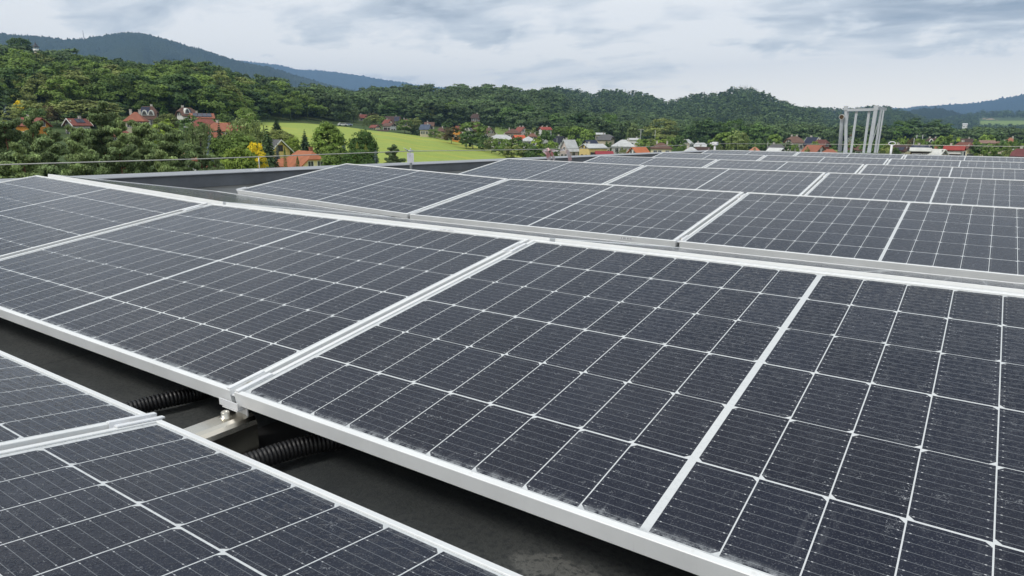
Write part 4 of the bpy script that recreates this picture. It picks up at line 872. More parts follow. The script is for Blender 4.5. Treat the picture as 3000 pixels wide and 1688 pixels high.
VT += [('g', 1495, 310, 470, 84, F_DARK), ('g', 1545, 316, 466, 80, F_THUJA), ('g', 1592, 334, 455, 58, F_DARK), ('g', 1640, 338, 440, 70, F_DARK), ('g', 1704, 334, 425, 84, F_DARK), ('g', 1790, 342, 412, 66, F_THUJA), ('g', 1940, 352, 402, 92, F_OLIVE), ('g', 2030, 361, 392, 66, F_DARK), ('g', 2092, 352, 388, 82, F_DARK), ('g', 2155, 358, 392, 66, F_THUJA), ('g', 2232, 364, 384, 70, F_DARK), ('g', 2640, 362, 500, 66, F_THUJA), ('g', 2700, 353, 520, 96, F_DARK), ('g', 2762, 358, 525, 76, F_DARK), ('g', 1140, 305, 440, 66, F_DARK), ('g', 1250, 308, 445, 56, F_OLIVE), ('g', 1320, 305, 450, 60, F_BROAD), ('g', 1020, 300, 430, 50, F_DARK)]
small = {}; VTREES = []
def small_proto(kind, fol):
    key = (kind, fol.name)
    if key in small: return dup(small[key])
    arr = {'g': broad_arr(10, 8, np.random.default_rng(len(small) * 5 + 9), 60, 60, 0.50, 0.05), 'b': broad_arr(10, 8, np.random.default_rng(len(small) * 7 + 3), 46, 22, 0.85, 0.06), 's': spruce_arr(10, 4.4, np.random.default_rng(77), 15, 8, 4), 'w': willow_arr(10, 7, np.random.default_rng(78), 110, 0.5)}[kind]
    q = tree_proto({'g': 'leafy_tree', 'b': 'leafy_tree', 's': 'spruce_tree', 'w': 'willow_tree'}[kind], arr, 10, .16, fol, None, 5, forks=0 if kind == 's' else 2); q['h0'] = 10; small[key] = q; return q
COLW = {F_BROAD.name: 'mid green', F_DARK.name: 'dark green', F_OLIVE.name: 'olive green', F_LIME.name: 'light lime green', F_THUJA.name: 'deep green', F_BRONZE.name: 'bronze tinted', F_SPRUCE.name: 'dark', F_WILLOW.name: 'pale', F_BLUE.name: 'bluish'}
for kind, px, py, D, wpx, fol in VT:
    q = small_proto(kind, fol); lab = '%s %s' % (COLW[fol.name], {'g': 'large spreading tree', 'b': 'broadleaf tree', 's': 'conifer', 'w': 'weeping tree'}[kind])
    put(q, px, py, D, None, lab, 'tree', 'trees among the village houses'); VTREES.append((q, px, py, D, lab)); f = wpx / F_PX * D / {'g': 8, 'b': 8, 's': 4.4, 'w': 7}[kind]
    q.scale = (f, f, q.scale.z)
# ---- the wood on the left hillside: every tree that shows
HK = []
for s, (fol, shp) in enumerate([(F_BROAD, 'round'), (F_BROAD, 'round'), (F_DARK, 'round'), (F_OLIVE, 'round'), (F_BROAD, 'dome'), (F_DARK, 'dome')]):
    V, Q, T = broad_arr(12, 10.5, np.random.default_rng(100 + s), 40, 96, 0.60, 0.12, shp); V, Q, T = with_trunk((V, Q, T), 9, 0.25); HK.append((np_mesh('hillside_tree', V, Q, T), fol, 12))
V, Q, T = with_trunk(spruce_arr(14, 5.4, np.random.default_rng(120), 15, 8, 4), 13.5, 0.2); HK.append((np_mesh('hillside_tree', V, Q, T), F_SPRUCE, 14))
for me, fol, h in HK: me.materials.append(fol)
HKN = ['fresh green rounded', 'green full crowned', 'dark green rounded', 'greyish olive rounded', 'mid green broad', 'dark green broad', 'dark conifer']
def in_field(az, D):
    for a_, b_, n_, d0, d1 in FIELDS:
        if az_of(a_) - 0.003 < az < az_of(b_) + 0.003 and d0 - 75 < D < d1 + 6: return True
    return False
MAZL, MAZH = MAZ[0], MAZ[-1]
def in_meadow(az, D):
    return MAZL < az < MAZH and D < np.interp(az, MAZ, MD1) + 5
cand = []
rs = np.random.default_rng(9)
D = 236.0
while D < 1950:
    sp = 10.2 if D < 480 else 10.5 if D < 880 else 8.2 + (D - 880) * 0.004
    a0, a1 = (az_of(-420), az_of(905)) if D < 340 else (az_of(-200), az_of(3200))
    n = int((a1 - a0) * D / sp); off = rs.uniform(0, 1)
    for i in range(n):
        az = a0 + (i + off + rs.normal(0, 0.22)) * sp / D; d_ = D + rs.normal(0, sp * 0.25)
        px = 1500 + F_PX * 1.0 * math.tan(az - math.atan2(ROT[2][0], ROT[2][1])) / math.cos(0.2245)
        edge = np.interp(px, [-400, 0, 300, 480, 640, 740, 790, 840, 900], [236, 240, 245, 252, 262, 318, 330, 332, 345])
        if d_ < 445 and d_ < edge: continue
        if px > 860 and d_ < np.interp(px, [860, 985, 1050, 1150, 1300, 1420, 1550, 1700, 2000, 2400, 2800, 3300], [340, 362, 430, 440, 430, 455, 400, 380, 410, 460, 500, 540]): continue
        if in_field(az, d_) or in_meadow(az, d_): continue
        cand.append((az, d_, px))
    D += sp * 0.82
for D in np.arange(1960, 3000, 15.0):
    a0, a1 = az_of(2640), az_of(3120); n = int((a1 - a0) * D / 17)
    for i in range(n):
        az = a0 + (i + rs.uniform(0, 1)) * 17 / D; px = 1500 + F_PX * math.tan(az - math.atan2(ROT[2][0], ROT[2][1])) / math.cos(0.2245)
        if in_field(az, D) or (px > 2855 and 2380 < D < 2640): continue
        cand.append((az, D, px))
cand.sort(key=lambda c: c[1])
hor = {}
far_list, near_list = [], []
for az, d_, px in cand:
    g = float(ground_ad(az, d_)); con = rs.uniform() < (0.08 if d_ < 600 else 0.22 if d_ < 850 else 0.72)
    h = rs.uniform(8.5, 13.0) if px < 905 else rs.uniform(8.5, 12.5) if d_ > 880 else rs.uniform(9, 15); h *= 1.12 if con else 1.0
    if d_ > 1955: h *= 1.25
    w = (0.44 if con else rs.uniform(0.88, 1.25)) * h
    el = (g + h - CAM.z) / d_; b0 = int((az - w / 2 / d_) * 400); b1 = int((az + w / 2 / d_) * 400)
    vis = any(el > hor.get(b, -9) + 0.0 for b in range(b0, b1 + 1))
    if not vis: continue
    for b in range(b0, b1 + 1): hor[b] = max(hor.get(b, -9), (g + h * 0.80 - CAM.z) / d_)
    (near_list if d_ < 460 and px < 905 else far_list).append((az, d_, px, g, h, w, con))
in_view = [q for q in near_list if -60 < q[2] < 1000]
keep_i = set(id(q) for q in sorted(in_view, key=lambda q: q[1])[:165])
for q in near_list:
    az, d_, px, g, h, w, con = q
    if id(q) not in keep_i: far_list.append(q); continue
    k = 6 if con else int(rs.choice(6)); me, fol, h0 = HK[k]; w0 = 5.4 if con else 10.5
    o = bpy.data.objects.new('hillside_tree', me); COL.objects.link(o); o.location = (CAM.x + math.sin(az) * d_, CAM.y + math.cos(az) * d_, g - 0.5)
    o.scale = (w / w0, w / w0, (h + 0.5) / h0); o.rotation_euler = (0, 0, rs.uniform(0, 6.28))
    lab = '%s tree in the wood covering the left hillside' % HKN[k]; tag(o, lab, 'tree', 'hillside wood: %s trees' % HKN[k])
FV = [broad_arr(10, 9.5, np.random.default_rng(200 + s), 18, 13, 1.45, 0.08) for s in range(5)] + [spruce_arr(10, 4.2, np.random.default_rng(210 + s), 8, 6, 2) for s in range(2)]
FVN = [broad_arr(10, 9.5, np.random.default_rng(220 + s), 32, 40, 0.72, 0.06) for s in range(4)]
def merge_wood(lst, name, mat):
    VV, QQ, TT, off = [], [], [], 0
    for az, d_, px, g, h, w, con in lst:
        V, Q, T = FV[5 + int(rs.choice(2))] if con else (FVN[int(rs.choice(4))] if d_ < 820 else FV[int(rs.choice(5))])
        a_ = rs.uniform(0, 6.28); c, s = math.cos(a_), math.sin(a_); sx = w / (4.2 if con else 9.5); sz = h / 10
        X = V[:, 0] * sx; Y = V[:, 1] * sx
        VV.append(np.stack([X * c - Y * s + CAM.x + math.sin(az) * d_, X * s + Y * c + CAM.y + math.cos(az) * d_, V[:, 2] * sz + g - 0.4], 1)); QQ.append(Q + off); off += len(V)
        tone = (0.55 if con else rs.uniform(0.72, 1.38)); TT.append(T * tone)
    o = link(name, np_mesh(name, np.vstack(VV), np.vstack(QQ), np.concatenate(TT)), mat); tag(o, kind='stuff'); return o
if far_list: wood = merge_wood(far_list, 'woodland', F_FAR)
print('TREES', len(near_list), len(keep_i), len(far_list))

# ================================================================== HOUSES
WALLS, ROOFS = {}, {}
def wall_mat(col):
    if col not in WALLS: WALLS[col] = plain('render_wall_%d' % len(WALLS), col, 0.85, spec=0.2, nscale=0.9, namt=0.10)
    return WALLS[col]
def roof_mat(col, sheet=False):
    key = (col, sheet)
    if key not in ROOFS:
        mt, t, b = new_mat('roof_cover_%d' % len(ROOFS)); o = t.obj()
        n = t.noise(o, 0.8, 6.0, 0.65, 0.3); f = t.noise(o, 7.0, 3.0, 0.6)
        c = t.mix(t.mr(n, 0.3, 0.7), tuple(v * 0.78 for v in col) + (1,), tuple(min(v * 1.15, 0.9) for v in col) + (1,))
        c = t.mix(t.m('MULTIPLY', t.mr(f, 0.4, 0.7), 0.25), c, tuple(v * 0.5 for v in col) + (1,))
        t.l.new(c, b.inputs['Base Color']); b.inputs['Roughness'].default_value = 0.45 if sheet else 0.75; b.inputs['Specular IOR Level'].default_value = 0.3
        x, y, z = t.sep(o)
        wv = t.m('FRACT', t.m('MULTIPLY', x, 2.0)) if sheet else t.m('FRACT', t.m('MULTIPLY', z, 5.0))
        t.l.new(t.bump(wv, 0.5, 0.04), b.inputs['Normal']); ROOFS[key] = mt
    return ROOFS[key]
M_PANE = plain('window_pane', (0.045, 0.05, 0.058), 0.12, spec=0.6); M_WFR = plain('window_frame_white', (0.70, 0.70, 0.68), 0.5); M_WFB = plain('window_frame_brown', (0.10, 0.055, 0.03), 0.6)
M_PVA = plain('roof_solar', (0.022, 0.027, 0.055), 0.22, spec=0.5); M_CHIM = plain('chimney_render', (0.50, 0.47, 0.42), 0.85, nscale=2, namt=0.2); M_CHB = plain('chimney_brick', (0.33, 0.14, 0.08), 0.85, nscale=4, namt=0.2)
M_WOOD = plain('dark_timber', (0.045, 0.028, 0.018), 0.8, nscale=3, namt=0.3); M_TRIM = plain('white_bargeboard', (0.74, 0.74, 0.70), 0.6)
BEIGE, CREAM, WHITE, PINK, YEL, ORG, GREYW = (0.50, 0.44, 0.33), (0.80, 0.71, 0.46), (0.74, 0.74, 0.71), (0.66, 0.56, 0.52), (0.76, 0.58, 0.25), (0.60, 0.27, 0.055), (0.46, 0.45, 0.42)
RED, ORED, BRT, BROWN, DBR, GRY, LGRY, BLK, NAVY, TERR = (0.25, 0.085, 0.066), (0.34, 0.130, 0.082), (0.60, 0.13, 0.06), (0.155, 0.088, 0.068), (0.085, 0.052, 0.045), (0.13, 0.13, 0.135), (0.56, 0.57, 0.57), (0.022, 0.024, 0.034), (0.035, 0.042, 0.075), (0.44, 0.165, 0.085)
HOUSES = []
def house(nick, label, px, py_r, py_e, wpx, D, wall, roof, kind='gable', yaw=0, depth=8.0, hw=3.2, chim=1, win=3, gwin=2, pv=None, sheet=False, trim=False, wood=False, ov=0.45, frames=None, dormers=0, chb=False, cat='house'):
    c = at(px, py_r, D); w = (at(px + wpx / 2, py_e, D) - at(px - wpx / 2, py_e, D)).length
    hr = max(0.8, (py_e - py_r) / F_PX * D * 0.97); yr = R(yaw); cs, sn = abs(math.cos(yr)), abs(math.sin(yr))
    if cs > 0.6: Wd = min(depth, 0.74 * w); L = max(4.0, (w - (Wd + 2 * ov) * sn) / cs - 2 * ov)
    else: L = min(max(depth, 6.0), 0.85 * w); Wd = max(4.0, (w - (L + 2 * ov) * cs) / sn - 2 * ov)
    zb = c.z - hr - hw; g = ground(c.x, c.y); view = math.atan2(c.y - CAM.y, c.x - CAM.x) - math.pi / 2
    r_ = empty('house' if cat == 'house' else cat.replace(' ', '_'), (c.x, c.y, zb), (0, 0, view + yr)); tag(r_, label, cat)
    down = max(0.4, zb - g + 0.6)
    t0 = {'gable': 1.0, 'hip': 0.0, 'pyramid': 0.0, 'half': 0.55}[kind]
    a_, b_ = L / 2, Wd / 2
    mb = MB(); bm = mb.b
    base = [bm.verts.new((sx * a_, sy * b_, -down)) for sx, sy in ((-1, -1), (1, -1), (1, 1), (-1, 1))]; topv = [bm.verts.new((sx * a_, sy * b_, hw)) for sx, sy in ((-1, -1), (1, -1), (1, 1), (-1, 1))]
    for k in range(4): bm.faces.new((base[k], base[(k + 1) % 4], topv[(k + 1) % 4], topv[k]))
    slope = hr / (b_ + ov)
    if t0 > 0:
        hg = slope * b_ * t0
        for sx, i, j in ((-1, 3, 0), (1, 1, 2)):
            yy = b_ * (1 - t0)
            ap = [bm.verts.new((sx * a_, -yy, hw + hg)), bm.verts.new((sx * a_, yy, hw + hg))] if t0 < 1 else [bm.verts.new((sx * a_, 0, hw + hg))]
            q = [topv[i], topv[j]] + (ap if sx < 0 else ap[::-1]); bm.faces.new(q if t0 < 1 else [topv[i], topv[j], ap[0]])
    mb.build('wall', M_WOOD if wood else wall_mat(wall), r_)
    # roof sheets: eave, half-hip break and ridge
    A, B = a_ + ov, b_ + ov; z0 = hw - slope * ov + 0.02; zr = z0 + slope * B; y1 = B * (1 - t0); z1 = z0 + slope * B * t0
    rl = max(0.0, A - (1 - t0) * B) if t0 < 1 else A
    if kind == 'pyramid': rl = max(0.0, A - B)
    mb = MB(); bm = mb.b; e = {(sx, sy): bm.verts.new((sx * A, sy * B, z0)) for sx in (-1, 1) for sy in (-1, 1)}; rd = {sx: bm.verts.new((sx * rl, 0, zr)) for sx in (-1, 1)} if rl > 0.05 else None
    if rd is None: v = bm.verts.new((0, 0, zr)); rd = {-1: v, 1: v}
    mid = {(sx, sy): bm.verts.new((sx * A, sy * y1, z1)) for sx in (-1, 1) for sy in (-1, 1)} if 0 < t0 < 1 else None
    def poly(vs):
        out = []
        for v in vs:
            if v not in out: out.append(v)
        if len(out) > 2: bm.faces.new(out)
    for sy in (-1, 1):
        q = [e[(-1, sy)], e[(1, sy)]] + ([mid[(1, sy)]] if mid else []) + [rd[1], rd[-1]] + ([mid[(-1, sy)]] if mid else [])
        poly(q if sy < 0 else q[::-1])
    if t0 < 1:
        for sx in (-1, 1):
            q = [mid[(sx, -1)], mid[(sx, 1)], rd[sx]] if mid else [e[(sx, -1)], e[(sx, 1)], rd[sx]]; poly(q if sx > 0 else q[::-1])
    bmesh.ops.recalc_face_normals(bm, faces=bm.faces)
    ro = mb.build('roof', roof_mat(roof, sheet), r_, recalc=False); md = ro.modifiers.new('thick', 'SOLIDIFY'); md.thickness = 0.2; md.offset = -1
    for k in range(chim):
        xx = L * (0.22 - 0.5 * k) * (1 if (px + int(D)) % 2 else -1); mb = MB(); mb.box((xx, 0.30, zr - 0.05), (0.50, 0.50, 1.2)); mb.box((xx, 0.30, zr + 0.58), (0.62, 0.62, 0.08)); ch = mb.build('chimney', M_CHB if chb else M_CHIM, ro)
    if trim and t0 == 1.0:
        for sx in (-1, 1):
            mb = MB()
            for sy in (-1, 1):
                mb.prism([(-0.04, -0.26), (0.04, -0.26), (0.04, 0.0), (-0.04, 0.0)], (sx * (A + 0.04), sy * (B + 0.02), z0 + 0.03), (sx * (A + 0.04), 0, zr + 0.05), (1, 0, 0), (0, 0, 1))
            mb.build('bargeboard', M_TRIM, ro)
    fm = frames or M_WFR
    def window(x, y, z, w_, h_, nx, ny):
        mb = MB(); tx, ty = -ny, nx; rot = Matrix(((tx, nx, 0), (ty, ny, 0), (0, 0, 1)))
        C = Vector((x + nx * 0.02, y + ny * 0.02, z))
        for dz, dx, sw, sh in ((h_ / 2, 0, w_ + 0.16, 0.09), (-h_ / 2, 0, w_ + 0.22, 0.09), (0, -w_ / 2, 0.09, h_ - 0.09), (0, w_ / 2, 0.09, h_ - 0.09), (0, 0, 0.06, h_ - 0.09)):
            mb.box(C + Vector((tx * dx, ty * dx, dz)), (sw, 0.10, sh), rot)
        f = mb.build('window', fm, r_); mb = MB(); mb.box(C, (w_ - 0.02, 0.05, h_ - 0.02), rot); mb.build('pane', M_PANE, f)
    for k in range(win):
        window(-a_ + L * (k + 0.75 - 0.25 * (k % 2)) / (win + 0.4), -b_, hw * 0.52, 1.15, min(1.35, hw * 0.5), 0, -1)
    sgn = 1 if math.sin(yr) < 0 else -1     # which gable turns towards the camera
    if abs(sn) > 0.15 and gwin:
        for k in range(gwin):
            window(sgn * a_, Wd * (k + 0.5 - gwin / 2) * 0.30, hw + (0.25 if t0 > 0.4 else -1.4), 0.95, 1.15, sgn, 0)
        for k in range(2): window(sgn * a_, Wd * (k - 0.5) * 0.42, hw * 0.42 - 0.3, 1.1, 1.25, sgn, 0)
    if pv:
        x0, x1, s0, s1 = pv; P = lambda x, s: Vector((x * L, -B + B * s, z0 + slope * B * s + 0.13)); nn = Vector((0, -slope, 1)).normalized()
        mb = MB(); n = max(2, int((x1 - x0) * L / 1.1)); rows = max(1, int((s1 - s0) * math.hypot(B, zr - z0) / 1.8 + 0.5))
        for i in range(n):
            for j in range(rows):
                xa, xb = x0 + (x1 - x0) * i / n, x0 + (x1 - x0) * (i + 0.93) / n; sa, sb = s0 + (s1 - s0) * j / rows, s0 + (s1 - s0) * (j + 0.95) / rows
                mb.face([P(xa, sa), P(xb, sa), P(xb, sb), P(xa, sb)])
        so = mb.build('solar_array', M_PVA, ro); md = so.modifiers.new('thick', 'SOLIDIFY'); md.thickness = 0.05
    for k in range(dormers):
        xx = L * (-0.16 + 0.42 * k); s = 0.34; p = Vector((xx, -B + B * s, z0 + slope * B * s)); mb = MB(); pr_ = [(-0.85, -0.15), (0.85, -0.15), (0.62, 0.75), (0.28, 1.25), (0, 1.38), (-0.28, 1.25), (-0.62, 0.75)]
        mb.prism(pr_, p + Vector((0, -0.35, 0)), p + Vector((0, 1.6, 0)), (1, 0, 0), (0, 0, 1)); dm = mb.build('dormer', M_TRIM, ro)
        mb = MB(); mb.prism([(x_ * 0.66, z_ * 0.72 + 0.12) for x_, z_ in pr_], p + Vector((0, -0.40, 0)), p + Vector((0, -0.30, 0)), (1, 0, 0), (0, 0, 1)); mb.build('pane', M_PANE, dm)
    HOUSES.append((nick, px, py_r, D, wpx)); return r_
# left, below the wood
house('orange gabled house', 'orange house with a brown red roof, half hidden by pines on the left', 92, 341, 361, 108, 190, ORG, RED, 'gable', -38, 8, 4.5, win=2)
house('white gabled house with pale bargeboards', 'small house with a white edged gable and solar panels on its red roof, left', 224, 343, 360, 62, 195, GREYW, RED, 'gable', 32, 7, 3.2, pv=(-0.2, 0.32, 0.35, 0.9), trim=True)
house('far red roof', 'house of which only a red sloping roof shows under the wooded hill, left', 186, 320, 335, 36, 250, BEIGE, RED, 'hip', 20, 7, 3)
house('brown roof with round dormers', 'big house with a steep brown roof, solar panels and two round white dormers', 432, 305, 338, 62, 225, WHITE, BROWN, 'half', -12, 9, 3.0, pv=(-0.42, 0.16, 0.45, 0.95), dormers=2, chim=1)
house('low red hipped roof', 'red hip roofed house below the brown roof with round dormers', 396, 323, 346, 62, 195, BEIGE, ORED, 'hip', -15, 8, 2.6, chim=2)
house('white half hipped house', 'white house with a brown half hipped roof, solar panels and a round dormer', 545, 311, 333, 62, 225, WHITE, BROWN, 'half', 24, 8, 4.2, pv=(-0.30, 0.22, 0.35, 0.8), dormers=1)
house('long red roof with two solar rows', 'long low red roofed house carrying two rows of blue solar panels', 590, 330, 343, 78, 212, BEIGE, ORED, 'gable', 4, 9, 2.4, pv=(-0.42, 0.45, 0.2, 0.9), win=4)
house('large plain red roof', 'large plain red tile roof stepping down the slope, centre left', 598, 345, 368, 76, 186, BEIGE, RED, 'half', -6, 10, 2.4, chim=1, chb=True)
house('red roof with dark gable', 'red roof with a dark wooden gable end and a chimney', 646, 354, 375, 50, 178, BEIGE, ORED, 'half', -26, 8, 2.4, chim=1)
house('long bright red roof', 'low long brighter red roof with a brick chimney, left of the meadow', 684, 364, 379, 58, 170, BEIGE, ORED, 'gable', -4, 8, 2.0, chim=1, chb=True)
house('grey brown roof with solar panels', 'grey brown roof with dark solar panels, partly behind the willow', 684, 384, 406, 66, 150, BEIGE, BROWN, 'hip', -12, 8, 2.2, pv=(0.10, 0.42, 0.15, 0.6), chim=0)
house('orange roof patch', 'small orange roof peeping between the pines and the purple column', 622, 380, 394, 20, 150, BEIGE, ORED, 'hip', 0, 6, 2.2, chim=0, win=1)
house('little red roofed shed', 'little white shed with an orange red pyramid roof just beyond the parapet', 650, 465, 477, 30, 92, WHITE, ORED, 'pyramid', 18, 3.4, 2.0, chim=0, win=1, gwin=0, ov=0.3, cat='shed')
house('orange roofs among the pines', 'orange tiled roof glimpsed through the pines above the parapet', 560, 443, 461, 62, 108, WHITE, ORED, 'hip', -14, 7, 2.6, chim=0)
house('red roof behind the tallest pine', 'dull red roof glimpsed between the branches of the pines', 350, 378, 392, 48, 150, BEIGE, RED, 'hip', 10, 7, 2.2, chim=0)
house('white gabled house with yellow wall', 'yellow house with a broad white edged gable and dark roof near the meadow', 803, 399, 435, 92, 150, YEL, GRY, 'gable', -66, 7, 3.4, chim=0, trim=True, gwin=1, ov=0.7, frames=M_WFB)
# the red tiled house in front: a half hipped main block with a hipped wing
house('red tiled house', 'cream gabled house with red tiled half hipped roof and two windows beyond the parapet', 893, 435, 482, 168, 122, CREAM, TERR, 'half', -66, 7.5, 2.6, win=0, chim=1, chb=True, gwin=2)
house('left wing of the red tiled house', 'low hip roofed wing with red tiles on the left of the cream house', 835, 459, 481, 124, 124, CREAM, TERR, 'hip', 0, 7, 2.4, win=3, chim=0)
# beyond the meadow
house('small dark red roof', 'small dark red roof among trees at the top of the meadow', 1062, 333, 343, 20, 420, BROWN, RED, 'gable', 20, 7, 2.6)
house('wide brown slate roof', 'wide dark brown roof with solar panels on its right half, beyond the meadow', 1151, 339, 355, 50, 400, BEIGE, DBR, 'gable', -6, 10, 3, pv=(0.12, 0.48, 0.1, 0.9))
house('cream twin gable', 'cream house with red roof and a gable facing the camera, beyond the meadow', 1136, 348, 361, 30, 380, CREAM, RED, 'gable', -48, 7, 2.6)
house('white house with brown windows', 'white house with brown roof and brown balcony windows at the meadow rim', 1141, 359, 368, 44, 350, WHITE, BROWN, 'gable', -32, 8, 3.4, frames=M_WFB)
house('low brown hipped roof', 'low brown hip roof behind the round green trees, beyond the meadow', 1190, 347, 357, 34, 370, BEIGE, BROWN, 'hip', 0, 8, 2.6)
house('small cream house', 'small cream house with bright red roof standing at the top of the meadow', 1098, 364, 372, 24, 345, CREAM, RED, 'gable', -48, 6.5, 2.4, chim=0)
house('brown fence wall', 'long low brown timber shed along the rim of the meadow', 1122, 379, 381, 34, 336, DBR, DBR, 'gable', 0, 3, 1.0, chim=0, win=0, wood=True, cat='shed')
house('blue grey roofed house', 'grey house with a wide blue grey roof reaching low, right of the tall dark firs', 1247, 362, 377, 34, 322, BEIGE, (0.09, 0.115, 0.17), 'gable', -22, 8, 3.6)
house('plum brown roof', 'house with a plum brown roof behind the blue grey roof', 1258, 356, 367, 34, 338, BEIGE, BROWN, 'gable', -6, 8, 2.6)
house('brown hip by the meadow', 'low house with a brown hip roof behind garden bushes right of the meadow', 1291, 371, 382, 28, 322, BEIGE, BROWN, 'hip', 8, 8, 2.2)
house('orange steep gable', 'bright orange house with a steep orange roof seen end on', 1340, 365, 386, 20, 312, ORG, ORED, 'gable', 62, 8, 3.0, chim=0, gwin=1)
house('white trimmed gable', 'white edged gable half hidden behind the big green tree', 1368, 363, 381, 28, 312, GREYW, GRY, 'gable', 72, 8, 2.6, trim=True, chim=0)
house('far brown chalet', 'dark brown chalet in the trees above the village', 1393, 331, 344, 26, 420, BROWN, DBR, 'half', -18, 8, 3)
house('pale gabled cottage', 'pale cottage with brown red roof and steep gable right of the big meadow tree', 1433, 371, 388, 24, 325, BEIGE, BROWN, 'gable', -56, 8, 3.2)
house('pale metal roof', 'long house with a pale grey metal roof and a skylight, above the meadow bushes', 1468, 393, 408, 66, 285, WHITE, LGRY, 'half', 14, 9, 3.2, sheet=True, chim=2)
house('brown hipped villa', 'beige villa with a wide brown hip roof in the middle of the village', 1502, 376, 389, 54, 330, BEIGE, BROWN, 'hip', 4, 10, 3.4)
house('beige gable with red roof', 'beige tall gabled house with red brown roof behind the brown hip roof', 1527, 370, 384, 42, 352, PINK, RED, 'gable', -42, 8, 3.6, chim=2)
house('vivid orange red roof', 'small house with a vivid orange red roof in the village centre', 1521, 394, 406, 42, 300, CREAM, BRT, 'gable', 20, 7, 2.4, chim=0)
house('red roofed white house', 'white two storey house with a red roof standing high in the village', 1597, 371, 379, 44, 338, WHITE, (0.33, 0.075, 0.06), 'gable', 18, 8, 4.2, chim=2)
house('small rusty roof', 'small rusty brown hip roof between the grey roofs', 1560, 389, 398, 26, 318, BEIGE, (0.22, 0.11, 0.08), 'hip', 0, 8, 2.4, chim=2)
house('light grey hip roof', 'low house with a light grey hip roof behind the lime green tree', 1548, 398, 411, 54, 286, WHITE, LGRY, 'hip', 12, 8, 2.8, sheet=True, chim=0)
house('black roofed house', 'white house with a steep black roof and a street lamp before it', 1640, 395, 419, 46, 276, WHITE, BLK, 'gable', -44, 8, 3.2)
house('tall white gable', 'tall white house with a steep pale grey roof, gable with one window facing left', 1668, 404, 438, 56, 232, PINK, LGRY, 'gable', 38, 9, 3.0, sheet=True, gwin=1, win=1)
house('yellow house', 'yellow two storey house with a pale grey roof and brown balcony', 1738, 420, 432, 92, 226, YEL, LGRY, 'gable', 26, 8, 4.4, sheet=True, win=4, frames=M_WFB, chim=1)
house('yellow gable with navy roof', 'yellow gable and dark navy roof right behind the yellow house', 1730, 408, 422, 46, 266, YEL, NAVY, 'gable', 30, 7, 3.0, chim=0)
house('beige tiered house', 'beige two storey house with tiered grey brown roof and wooden balcony', 1776, 392, 408, 58, 286, BEIGE, GRY, 'half', -18, 9, 5.4, frames=M_WFB)
house('flat grey roof', 'low building with a flat light grey roof behind the tiered beige house', 1758, 388, 392, 28, 330, BEIGE, LGRY, 'gable', 0, 7, 3.4, chim=0, cat='building')
house('white pyramid roof', 'grey walled house under a broad pale grey pyramid roof', 1827, 407, 426, 74, 248, GREYW, LGRY, 'pyramid', 0, 10, 3.2, sheet=True, chim=1)
house('orange roof', 'white gabled house with a bright orange roof close behind the far panels', 1872, 428, 449, 76, 206, WHITE, (0.52, 0.17, 0.075), 'gable', 34, 8, 2.6)
house('brown pyramid roof', 'cream house under a brown pyramid roof with three windows', 1938, 416, 432, 68, 238, CREAM, BROWN, 'pyramid', 0, 10, 3.2, chim=2)
house('small red roof by the panels', 'low yellow green shed with a dark red roof just over the panels', 1770, 441, 450, 48, 192, YEL, (0.30, 0.04, 0.05), 'gable', 6, 5, 2.4, chim=0, cat='shed')
house('white hipped roof', 'house whose white hip roof shows over the farthest panels left of the corner post', 2026, 428, 445, 60, 226, GREYW, LGRY, 'pyramid', 0, 9, 2.6, sheet=True, chim=1)
house('maroon roof', 'maroon brown gable roof beside the white hip roof', 2060, 428, 441, 40, 240, BEIGE, DBR, 'gable', -10, 8, 2.6)
house('pale far roof', 'pale grey roofed house behind the maroon roof', 2052, 416, 427, 36, 280, BEIGE, LGRY, 'half', 0, 8, 2.6)
house('white blue hall', 'low white and blue building beside a tall pole', 1858, 404, 409, 44, 325, WHITE, LGRY, 'gable', -12, 8, 4.2, chim=1, cat='building')
house('beige house end', 'beige gable with white edge half behind a dark tree', 2012, 406, 418, 22, 300, BEIGE, LGRY, 'gable', 64, 8, 2.6, trim=True, chim=0)
# right of the middle
house('big brown half hipped house', 'big pinkish house with a brown half hipped roof, left of the vent pipe', 2328, 397, 414, 58, 268, PINK, (0.19, 0.115, 0.088), 'half', 34, 9, 3.6, chim=2)
house('navy roof with white gables', 'house with navy roof and two white edged gables', 2382, 398, 419, 48, 272, CREAM, NAVY, 'gable', -40, 8, 2.4, trim=True)
house('maroon hipped house', 'dark red brown hip roofed house in front of the navy roof', 2408, 405, 424, 44, 252, RED, (0.15, 0.06, 0.05), 'half', -30, 8, 2.6)
house('orange red long roof', 'long orange red roof with a white gable on its right, over the far panels', 2388, 422, 444, 88, 212, WHITE, ORED, 'gable', -34, 8, 2.4, chim=0)
house('low orange roof', 'low orange red roof directly left of the vent pipe', 2432, 434, 446, 46, 200, BEIGE, ORED, 'hip', 0, 7, 2.2, chim=0)
house('dark grey roof', 'house with a dark grey half hipped roof behind the white roof', 2276, 421, 435, 58, 240, BEIGE, GRY, 'half', -8, 8, 2.4)
house('white roof with cream gable', 'white metal roof with a cream gable end over the far panels', 2274, 430, 445, 48, 218, CREAM, (0.66, 0.67, 0.66), 'gable', -36, 7, 2.4, sheet=True, chim=0)
house('orange roof at the thuja', 'orange roof split by a narrow green conifer', 2212, 427, 444, 52, 232, BEIGE, (0.50, 0.22, 0.14), 'hip', 0, 8, 2.4, chim=0)
house('house behind the guard', 'white house with brown roof seen through the bars of the ladder guard', 2502, 418, 434, 40, 222, WHITE, BROWN, 'half', 0, 8, 3.0)
house('brown roof with yellow wall', 'yellow house with a dark brown roof and white dormer among trees on the right', 2734, 401, 417, 38, 325, YEL, DBR, 'half', 8, 8, 2.6, dormers=1, chim=2)
